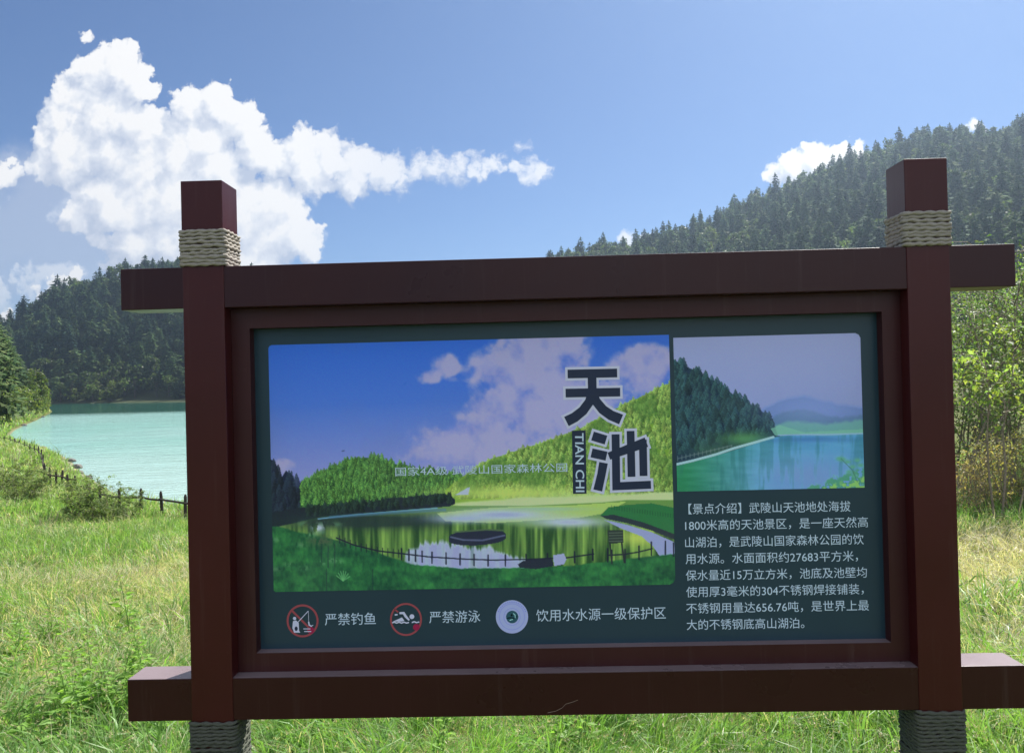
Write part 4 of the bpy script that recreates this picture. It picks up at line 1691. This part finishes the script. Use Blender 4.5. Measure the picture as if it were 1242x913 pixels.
# trees and shrubs on the left bank, lit from the right
def build_left_bank():
    protoC = [split_tree(conifer_mesh(300, 13, 2.7, 44, 34, .4, (.070, .115, .050), .62, .62)), split_tree(conifer_mesh(301, 11, 2.6, 40, 34, .45, (.075, .118, .048), .50, .62))]
    protoR = [split_tree(round_crown_mesh(310, 7, 2.9, 2600, .42, (.085, .125, .038))), split_tree(round_crown_mesh(311, 4.2, 2.4, 2200, .36, (.095, .135, .042))),
              split_tree(round_crown_mesh(312, 3.0, 2.3, 1800, .32, (.11, .15, .045)))]

    def put(proto, name, label, cat, px, py_base, scale, group=None):
        x, y, z = ground_hit(px, py_base, 400)
        x2, y2, z2 = on_ground(x, y)
        t = empty(name, (x2, y2, z2 - .1), rnd.uniform(0, 6.28))
        t.scale = (scale,) * 3
        link('crown', proto[0], t)
        link('trunk', proto[1], t)
        tag(t, label, cat, group)
        return t
    put(protoC[0], 'conifer', 'tall sunlit conifer at the left edge, foremost on the left bank', 'tree', -6, 508, .92)
    put(protoC[1], 'conifer', 'slim conifer behind the tall sunlit one on the left bank', 'tree', 6, 502, .92)
    put(protoC[1], 'conifer', 'conifer on the left bank half outside the left frame edge', 'tree', -30, 508, 1.1)
    put(protoC[0], 'conifer', 'darker conifer between the tall sunlit one and the bank shrubs', 'tree', 18, 498, .75)
    put(protoR[0], 'broadleaf_tree', 'pale green upright tree nearest the tip of the left bank', 'tree', 44, 500, .95)
    put(protoR[0], 'broadleaf_tree', 'grey-green tree in the middle of the left bank thicket', 'tree', 30, 500, .85)
    put(protoR[1], 'bank_shrub', 'rounded shrub hanging over the water at the tip of the left bank', 'shrub', 53, 500, 1.0)
    put(protoR[1], 'bank_shrub', 'low bright shrub under the tall conifer on the left bank', 'shrub', 10, 506, 1.0)
    put(protoR[2], 'bank_shrub', 'yellow-green shrub in the middle of the left bank', 'shrub', 24, 506, 1.2)
    put(protoR[2], 'bank_shrub', 'small shrub low on the grassy left bank beside the waterline', 'shrub', 38, 504, 1.1)
    put(protoR[1], 'bank_shrub', 'leafy shrub at the left edge above the grassy bank', 'shrub', -8, 512, .9)


build_left_bank()


# ------------------------------------------------------------------ near shrubs with single leaves
def leaf_quads(pos, direc, size, r_, width=.5, curl=.25):
    """pointed leaves: two bent quads each; pos (n,3), direc (n,3)"""
    n = len(pos)
    d = direc / (np.linalg.norm(direc, axis=1)[:, None] + 1e-9)
    side = np.cross(d, np.array((0, 0, 1.0)) + r_.normal(0, .45, (n, 3)))
    side /= np.linalg.norm(side, axis=1)[:, None] + 1e-9
    nrm = np.cross(side, d)
    L = size[:, None]
    W = L * width
    p0 = pos
    a = pos + d * L * .42 + side * W * .5 + nrm * L * .05
    b = pos + d * L * .42 - side * W * .5 + nrm * L * .05
    m = pos + d * L * .5 - nrm * L * .02
    tip = pos + d * L - nrm * L * curl
    A = np.stack([p0, a, tip, m], 1)
    B = np.stack([p0, m, tip, b], 1)
    return A, B


def leafy_shrub(seed, h, spread, nstem, nleaf, size, col, bare=.25, name='shrub'):
    r_ = np.random.default_rng(seed)
    st, lf = Soup(), Soup()
    tips = []
    for k in range(nstem):
        a = r_.uniform(0, 6.28)
        R0 = spread * r_.uniform(.05, .35)
        top = np.array((math.cos(a) * spread * r_.uniform(.2, .8), math.sin(a) * spread * r_.uniform(.2, .8), h * r_.uniform(.7, 1.0)))
        p0 = np.array((math.cos(a) * R0, math.sin(a) * R0, -.15))
        mid = (p0 + top) / 2 + np.array((*r_.normal(0, .08 * h, 2), 0))
        pts = [p0, p0 * .5 + mid * .5 + r_.normal(0, .02 * h, 3), mid, mid * .5 + top * .5 + r_.normal(0, .025 * h, 3), top]
        st.stem([tuple(p) for p in pts], [.0062 * h, .0052 * h, .004 * h, .0028 * h, .001 * h], (.05, .04, .03), 0, 5)
        for j in range(12):
            t = r_.uniform(bare, 1)
            i = min(3, int(t * 4))
            q = pts[i] * (1 - (t * 4 - i)) + pts[i + 1] * (t * 4 - i)
            a2 = r_.uniform(0, 6.28)
            ln = h * r_.uniform(.10, .26)
            e = q + np.array((math.cos(a2) * ln, math.sin(a2) * ln, ln * r_.uniform(.0, .8)))
            m_ = (q + e) / 2 + np.array((0, 0, .06 * h * r_.random()))
            st.stem([tuple(q), tuple(m_), tuple(e)], [.0022 * h, .0016 * h, .0006 * h], (.05, .04, .03), 0, 4)
            tips.append((q, m_, e))
    per = nleaf // len(tips)
    pos, dr = [], []
    tone = []
    for q, m_, e in tips:
        tn = r_.uniform(.75, 1.3)
        t = r_.uniform(.1, 1.08, per)[:, None]
        p = np.where(t < .5, q + (m_ - q) * t * 2, m_ + (e - m_) * (t - .5) * 2) + r_.normal(0, .035 * h, (per, 3)) * .55
        pos.append(p)
        d = (e - q)[None] * .6 / np.linalg.norm(e - q) + r_.normal(0, .75, (per, 3))
        d[:, 2] -= .25
        dr.append(d)
        tone.append(np.full(per, tn))
    pos, dr, tone = np.concatenate(pos), np.concatenate(dr), np.concatenate(tone)
    ok = pos[:, 2] > .05
    pos, dr, tone = pos[ok], dr[ok], tone[ok]
    n = len(pos)
    A, B = leaf_quads(pos, dr, size * r_.uniform(.55, 1.3, n), r_)
    c = np.array(col) * (tone * r_.uniform(.7, 1.35, n))[:, None] * np.stack([r_.uniform(.9, 1.3, n), np.ones(n), r_.uniform(.7, 1.2, n)], -1)
    lf.quads(A, c)
    lf.quads(B, c)
    return st.mesh('stems', [M_TWIG]), lf.mesh('leaves', [M_LEAF])


def build_right_thicket():
    protos = [leafy_shrub(401, 3.6, 1.35, 6, 3500, .064, (.112, .188, .080)), leafy_shrub(402, 4.2, 1.6, 7, 3700, .060, (.102, .176, .078), .25),
              leafy_shrub(403, 2.9, 1.4, 7, 3200, .057, (.126, .20, .082), .12), leafy_shrub(404, 3.6, 1.0, 3, 900, .12, (.22, .31, .10), .50)]
    spots = [  # photo x of the stem, distance, kind, scale, label
        (1206, 12.4, 3, .86, 'slender sapling with a dark bare stem and large pale leaves, nearest of the right thicket'),
        (1172, 15.6, 0, 1.16, 'leafy shrub close beside the right post, foremost on that side'),
        (1238, 15.4, 1, 1.0, 'tall leafy shrub at the right edge beside the bare-stemmed sapling'),
        (1203, 17.4, 1, 1.14, 'dense shrub just behind the bare-stemmed sapling'),
        (1146, 16.0, 2, 1.40, 'pale shrub half hidden by the right post'),
        (1268, 16.0, 2, 1.50, 'bushy shrub cut off by the right frame edge'),
        (1222, 21.0, 0, 1.50, 'broad shrub in the second row behind the shrubs at the right edge'),
        (1170, 22.0, 0, 1.40, 'shrub in the second row just right of the right post'),
        (1290, 19.0, 1, 1.25, 'tall shrub outside the right frame edge'),
        (1310, 15.5, 0, 1.15, 'leafy shrub outside the right frame edge, close to the meadow')]
    for px, dist, k, sc, lab in spots:
        d = ray(px, 470)
        x, y = CAM[0] + d[0] / d[1] * dist, CAM[1] + dist
        x, y, z = on_ground(x, y)
        t = empty('shrub' if k != 3 else 'sapling', (x, y, z), rnd.uniform(0, 6.28))
        t.scale = (sc,) * 3
        link('stems', protos[k][0], t)
        link('leaves', protos[k][1], t)
        tag(t, lab, 'shrub' if k != 3 else 'sapling', 'shrubs right of the board')
    # low dry undergrowth at their feet
    und = [leafy_shrub(411, 1.2, .8, 10, 1300, .044, (.27, .28, .13), .08), leafy_shrub(412, .95, .75, 10, 1100, .040, (.34, .30, .17), .08)]
    labs = ['dry brownish undergrowth at the foot of the bare-stemmed sapling', 'dry undergrowth beside the foot of the right post', 'straw-coloured undergrowth at the right edge under the tall shrub',
            'pale undergrowth between the right post and the sapling', 'brownish undergrowth just left of the right frame edge', 'undergrowth half hidden behind the right post', 'undergrowth outside the right frame edge']
    for k, (px, dist) in enumerate([(1203, 13.4), (1168, 12.9), (1238, 12.9), (1186, 13.8), (1222, 13.9), (1150, 13.4), (1262, 13.6)]):
        d = ray(px, 470)
        x, y, z = on_ground(CAM[0] + d[0] / d[1] * dist, CAM[1] + dist)
        t = empty('undergrowth_shrub', (x, y, z), rnd.uniform(0, 6.28))
        link('stems', und[k % 2][0], t)
        link('leaves', und[k % 2][1], t)
        tag(t, labs[k], 'shrub', 'dry undergrowth below the right thicket')


build_right_thicket()


# ------------------------------------------------------------------ lake side: bramble, fence, stones
def build_lakeside():
    st, lf = leafy_shrub(421, 1.25, 1.0, 14, 5200, .055, (.12, .185, .07), .05)
    for px, dist, sc, lab in ((112, 19.6, 1.0, 'bramble bush in front of the lakeside fence, the largest one'), 
                              (138, 19.2, .7, 'bramble with a loose spray leaning towards the water, right of the large bush'), (30, 24.5, .95, 'low bush on the bank left of the fence, near the left edge'),
                              (5, 27.0, 1.0, 'low bush at the left edge above the fence line')):
        d = ray(px, 560)
        x, y, z = on_ground(CAM[0] + d[0] / d[1] * dist, CAM[1] + dist)
        t = empty('bramble_bush', (x, y, z - .08), rnd.uniform(0, 6.28))
        t.scale = (sc * 1.25, sc * 1.25, sc * .85)
        link('stems', st, t)
        link('leaves', lf, t)
        tag(t, lab, 'bush', 'bushes along the lakeside fence')

    def fence(name, label, pts, hts, rails, lean=.03, rad=.04):
        x0, y0, z0 = pts[0]
        root = empty(name, (x0, y0, z0))
        tag(root, label, 'fence', 'rough wooden fences along the lake')
        tops = []
        for (x, y, z), h in zip(pts, hts):
            b = MB()
            lx, ly = rnd.uniform(-lean, lean), rnd.uniform(-lean, lean)
            P = [(x - x0, y - y0, z - z0 - .3), (x - x0 + lx * .5, y - y0 + ly * .5, z - z0 + h * .5), (x - x0 + lx, y - y0 + ly, z - z0 + h - .06), (x - x0 + lx, y - y0 + ly, z - z0 + h)]
            b.tube(P, [rad * 1.05, rad, rad * .95, rad * .45], 7)
            link('post', b.mesh('post', [M_FENCE], smooth=False), root)
            tops.append((x - x0 + lx * .6, y - y0 + ly * .6, z - z0, h))
        for fr in rails:
            for a, c in zip(tops[:-1], tops[1:]):
                b = MB()
                pa = Vector((a[0], a[1] - rad * 1.2, a[2] + a[3] * fr + rnd.uniform(-.02, .02)))
                pc = Vector((c[0], c[1] - rad * 1.2, c[2] + c[3] * fr + rnd.uniform(-.02, .02)))
                e = (pc - pa).normalized() * .05
                b.tube([pa - e, (pa + pc) / 2 + Vector((0, 0, rnd.uniform(-.015, .015))), pc + e], [rad * .75, rad * .7, rad * .72], 6)
                link('rail', b.mesh('rail', [M_FENCE]), root)
        return root

    def foot(px, py):
        return ground_hit(px, py, 200)
    P = [foot(x, y) for x, y in ((122, 616), (145, 621), (171, 623), (197, 626), (225, 631), (256, 635), (288, 639), (322, 643))]
    fence('rail_fence', 'single-rail wooden fence beside the left post of the board, nearest to the water', P, [.62, .60, .64, .62, .62, .6, .6, .6], (.66,))
    P = [foot(x, y) for x, y in ((55, 590), (61.5, 590.5), (68, 590.5), (75, 590), (82.5, 590), (92, 590.5))]
    fence('rail_fence', 'short run of close wooden stakes left of the bramble bush', P, [.78, .66, .6, .56, .42, .40], (.62,), .05)
    P = [foot(x, y) for x, y in ((54, 585), (52, 570), (50, 561), (47, 555), (42, 551), (36, 547.5), (30, 544.5), (24, 541.5), (18, 539), (12, 537), (5, 535.5), (-4, 534))]
    fence('rail_fence', 'farthest row of small dark stakes along the bend of the left shore', P, [.7, .7, .65, .6, .5, .45, .45, .42, .42, .4, .4, .4], (.62,), .04, .032)
    # stones and driftwood at the waterline
    r_ = random.Random(31)
    labs = ['dark stone on the shore above the bramble bush, the largest', 'dark flat stone at the waterline next to the largest shore stone', 'small stone at the waterline below the largest shore stone',
            'pale stone at the foot of the left bank', 'small pale stone beside the tip of the left bank', 'dark stone at the waterline left of the single-rail fence', 'low dark stone near the bend of the shore']
    for k, (px, py, s) in enumerate(((87, 560, .22), (93, 568, .25), (97, 575, .17), (29, 516.5, .3), (52, 506, .3), (107, 581, .16), (52, 546, .22))):
        x, y = unproj_z(px, py, WATER_Z)
        bm = bmesh.new()
        bmesh.ops.create_icosphere(bm, subdivisions=3, radius=1)
        o3 = r_.random() * 40
        for v in bm.verts:
            n = fbm(np.array([v.co.x * 1.3 + o3]), np.array([v.co.y * 1.3 + v.co.z * 1.7 + o3]), 3)[0]
            v.co *= .7 + .6 * n
            v.co.z *= .75
        me = bpy.data.meshes.new('shore_stone')
        bm.to_mesh(me)
        bm.free()
        me.materials.append(M_ROCK)
        o = link('shore_stone', me)
        zz = max(float(ground_z(np.array([x]), np.array([y]))[0]), WATER_Z)
        o.location = (x, y, zz + .02)
        o.scale = (s, s, s)
        o.rotation_euler = (0, 0, r_.uniform(0, 6))
        tag(o, labs[k], 'stone', 'stones along the waterline')


build_lakeside()


# ------------------------------------------------------------------ meadow
def build_grass():
    r_ = np.random.default_rng(77)
    zones = [  # r0, r1, blades per m2, length, width, half-angle
        (1.6, 4.2, 4200, .235, .0036, .95), (4.2, 7.5, 2700, .235, .0044, .85), (7.5, 13, 1150, .24, .0065, .85),
        (13, 22, 430, .25, .0105, .85), (22, 36, 150, .30, .019, .85), (36, 75, 30, .38, .045, .80), (75, 190, 6, .55, .12, .66)]
    VV, CC, QQ, TT = [], [], [], []
    SEEDV, SEEDC = [], []
    base = 0
    for r0, r1, dens, L0, W0, ha in zones:
        n = int(dens * ha * (r1 * r1 - r0 * r0))
        az = r_.uniform(-ha, ha, n)
        rr = np.sqrt(r_.uniform(r0 * r0, r1 * r1, n))
        x = CAM[0] + np.sin(az) * rr
        y = CAM[1] + np.cos(az) * rr
        # tussocks: pull part of the blades together
        cell = .16 + .03 * rr / 4
        cx = (np.floor(x / cell) + .5 + .35 * np.sin(np.floor(y / cell) * 12.9 + np.floor(x / cell) * 4.1)) * cell
        cy = (np.floor(y / cell) + .5 + .35 * np.sin(np.floor(x / cell) * 7.7 + np.floor(y / cell) * 5.3)) * cell
        tus = r_.random(n) < .55
        pull = r_.uniform(.3, .85, n) * tus
        x = x + (cx - x) * pull
        y = y + (cy - y) * pull
        sd = sd_lake(x, y)
        hz = hill(x, y)
        k = (sd > .25) & (hz < 4) & ~((y > 24) & (np.arctan2(x - CAM[0], y - CAM[1]) > -.42))
        # not inside the posts of the sign
        k &= ~((np.abs(y - .06) < .09) & ((np.abs(x - (XL0 + XL1) / 2) < .09) | (np.abs(x - (XR0 + XR1) / 2) < .09)))
        x, y, sd = x[k], y[k], sd[k]
        n = len(x)
        z = ground_z(x, y)
        d = np.hypot(x - CAM[0], y - CAM[1])
        patch = fbm(x / 1.6, y / 1.6, 3, 0)
        patch2 = fbm(x / .45, y / .45, 3, 1)
        far = fbm(x / 6, y / 6, 3, 3)
        # dry bleached band in the middle distance, fresh green close to the board
        band = np.exp(-((d - 11.5) / 3.6) ** 2) * .42 + np.exp(-((d - 7.2) / 1.0) ** 2) * .14 * (x > 0) + np.exp(-((d - 10) / 2.4) ** 2) * .30 * (x > 2)
        dry_p = np.clip(np.where(d < 6, -.08, .04) + band * 1.05 + (patch - .5) * 1.1 + (far - .5) * .5, .03, .85)
        dry = r_.random(n) < dry_p
        L = L0 * r_.uniform(.5, 1.25, n) * (.50 + 1.05 * patch2)
        stemmy = r_.random(n) < .07
        L = np.where(stemmy, L * 1.55, L)
        broad = (r_.random(n) < .16) & ~stemmy & (d < 9) & (patch2 > .42)
        L = np.where(broad, L * 1.25, L)
        W = W0 * r_.uniform(.55, 1.25, n) * np.where(stemmy, .6, 1) * np.where(broad, 2.6, 1)
        dry = dry & ~broad
        # lodged grass: blades of a tussock lean together
        la = 6.28 * fbm(x / .7, y / .7, 2, 2) * 2 + r_.normal(0, .9, n)
        lean = np.clip(r_.normal(.75, .33, n) + .5 * (patch - .5), .05, 1.45)
        dx, dy = np.cos(la), np.sin(la)
        seg = 3 if r1 < 14 else 2
        ts = np.linspace(0, 1, seg + 1)
        curve = r_.uniform(.6, 1.6, n)
        pts = []
        for t in ts:
            ang = lean * (t * .6 + curve * t * t * .55)
            pts.append(np.stack([x + dx * L * t * np.sin(ang), y + dy * L * t * np.sin(ang), z - .01 + L * t * np.cos(ang)], -1))
        # blade faces turned at random about its own axis
        fa = r_.uniform(0, 6.28, n)
        sx, sy = np.cos(fa), np.sin(fa)
        side = np.stack([sx, sy, r_.normal(0, .2, n)], -1)
        V = np.zeros((n, seg * 2 + 1, 3))
        for i in range(seg):
            w = (W * (1 - .25 * i / seg))[:, None]
            V[:, 2 * i] = pts[i] - side * w / 2
            V[:, 2 * i + 1] = pts[i] + side * w / 2
        V[:, seg * 2] = pts[seg]
        g1 = np.array((.175, .335, .080))
        g2 = np.array((.235, .37, .105))
        g3 = np.array((.12, .255, .07))
        s1 = np.array((.46, .41, .26))
        s2 = np.array((.60, .55, .41))
        u = np.clip(patch2 * 1.4 - .2 + r_.normal(0, .22, n), 0, 1)[:, None]
        c = g3 * (1 - u) + g1 * u
        yy = np.clip(.10 + 1.0 * (far - .45) + .03 * (d - 6) + r_.normal(0, .2, n), 0, 1)[:, None]
        c = c * (1 - yy) + g2 * yy
        w = r_.random(n)[:, None]
        c = np.where(dry[:, None], s1 * (1 - w) + s2 * w, c)
        c = np.where((stemmy & ~dry)[:, None], c * .5 + s1 * .5, c)
        c = c * r_.uniform(.75, 1.25, n)[:, None]
        # loose seed heads on the tall stems
        sh_ = np.where(stemmy)[0]
        if r1 < 14 and len(sh_):
            m_ = 7
            tt = r_.uniform(.72, 1.02, (len(sh_), m_, 1))
            a0, a1 = V[sh_, seg * 2 - 2][:, None], V[sh_, seg * 2][:, None]
            pc = a0 + (a1 - a0) * tt
            rd = r_.normal(0, 1, (len(sh_), m_, 3))
            rd /= np.linalg.norm(rd, axis=2, keepdims=True)
            ln = r_.uniform(.008, .022, (len(sh_), m_, 1))
            e = pc + (rd + np.array((0, 0, .6))) * ln
            sd_ = np.cross(rd, np.array((0, 0, 1.0))) * (.0016 + .00012 * r1)
            SV = np.stack([pc - sd_, pc + sd_, e], 2).reshape(-1, 3)
            SEEDV.append(SV)
            SEEDC.append(np.repeat(np.array((.42, .36, .22)) * r_.uniform(.7, 1.3, (len(SV) // 3, 1)), 3, 0))
        VV.append(V.reshape(-1, 3))
        CC.append(np.repeat(c, seg * 2 + 1, 0))
        b0 = base + np.arange(n)[:, None] * (seg * 2 + 1)
        for i in range(seg - 1):
            QQ.append(b0 + np.array([2 * i, 2 * i + 1, 2 * i + 3, 2 * i + 2])[None])
        TT.append(b0 + np.array([2 * seg - 2, 2 * seg - 1, 2 * seg])[None])
        base += n * (seg * 2 + 1)
    SV = np.concatenate(SEEDV)
    VV.append(SV)
    CC.append(np.concatenate(SEEDC))
    TT.append(base + np.arange(len(SV)).reshape(-1, 3))
    me = np_mesh('grass', np.concatenate(VV), [np.concatenate(QQ), np.concatenate(TT)], [M_GRASS], None, np.concatenate(CC))
    tag(link('grass', me), 'tall sunlit meadow grass with bleached straw patches', 'grass', kind='stuff')
    print('GRASS faces', len(me.polygons))


build_grass()


def weed_mesh(seed, h, nleaf, size, col):
    """upright herb: ribbed stem and pairs of lobed leaves"""
    r_ = np.random.default_rng(seed)
    st, lf = Soup(), Soup()
    top = np.array((r_.normal(0, .12 * h), r_.normal(0, .12 * h), h))
    pts = [np.array((0, 0, -.05)), top * .35 + r_.normal(0, .01, 3), top * .7 + r_.normal(0, .015, 3), top]
    st.stem([tuple(p) for p in pts], [.0045, .0038, .0028, .0012], (.2, .32, .1), 0, 6)
    pos, dr, sz = [], [], []
    for k in range(nleaf):
        t = .12 + .88 * k / nleaf
        i = min(2, int(t * 3))
        q = pts[i] * (1 - (t * 3 - i)) + pts[i + 1] * (t * 3 - i)
        a = k * 2.4 + r_.normal(0, .3)
        out = np.array((math.cos(a), math.sin(a), r_.uniform(-.1, .5)))
        L = size * (1.15 - .75 * t) * r_.uniform(.8, 1.2)
        for lob, sc in ((0, 1), (.55, .6), (-.55, .6), (.95, .4), (-.95, .4)):
            c, s = math.cos(lob), math.sin(lob)
            d = np.array((out[0] * c - out[1] * s, out[0] * s + out[1] * c, out[2]))
            pos.append(q + out * L * .28 * (1 if lob else .9))
            dr.append(d)
            sz.append(L * sc)
    pos, dr, sz = np.array(pos), np.array(dr), np.array(sz)
    A, B = leaf_quads(pos, dr, sz, r_, .40, .22)
    c = np.array(col) * r_.uniform(.75, 1.3, len(pos))[:, None]
    lf.quads(A, c)
    lf.quads(B, c)
    m = st.mesh('stem', [M_GRASS])
    return m, lf.mesh('leaves', [M_LEAF])


def build_weeds():
    protos = [weed_mesh(501, .42, 18, .13, (.20, .35, .085)), weed_mesh(502, .30, 14, .15, (.18, .32, .08)), weed_mesh(503, .55, 22, .11, (.22, .37, .09)), weed_mesh(504, .22, 12, .13, (.19, .34, .085))]
    spots = [(160, 792, 2, 1.25, 'tall single-stemmed weed standing out of the grass left of the left post')]
    r_ = random.Random(91)
    for k in range(38):
        spots.append((r_.uniform(-10, 225), r_.uniform(835, 925), r_.randrange(4), r_.uniform(.75, 1.15), None))
    for k in range(10):
        spots.append((r_.uniform(-60, 120), r_.uniform(760, 840), r_.randrange(4), r_.uniform(.7, 1.0), None))
    for k in range(6):
        spots.append((r_.uniform(330, 1080), r_.uniform(890, 935), r_.randrange(4), r_.uniform(.6, .85), None))
    for px, py, k, sc, lab in spots:
        x, y, z = ground_hit(px, py, 40)
        if abs(y - .06) < .2:
            continue
        t = empty('leafy_weed', (x, y, z), r_.uniform(0, 6.28))
        t.scale = (sc,) * 3
        link('stem', protos[k][0], t)
        link('leaves', protos[k][1], t)
        if lab:
            tag(t, lab, 'weed')
        else:
            grp = 'leafy weeds in the grass at the lower left' if px < 300 else 'leafy weeds in the grass under the board'
            tag(t, 'low leafy green weed in the grass at the lower left' if px < 300 else 'low leafy weed in the grass under the board', 'weed', grp)


build_weeds()
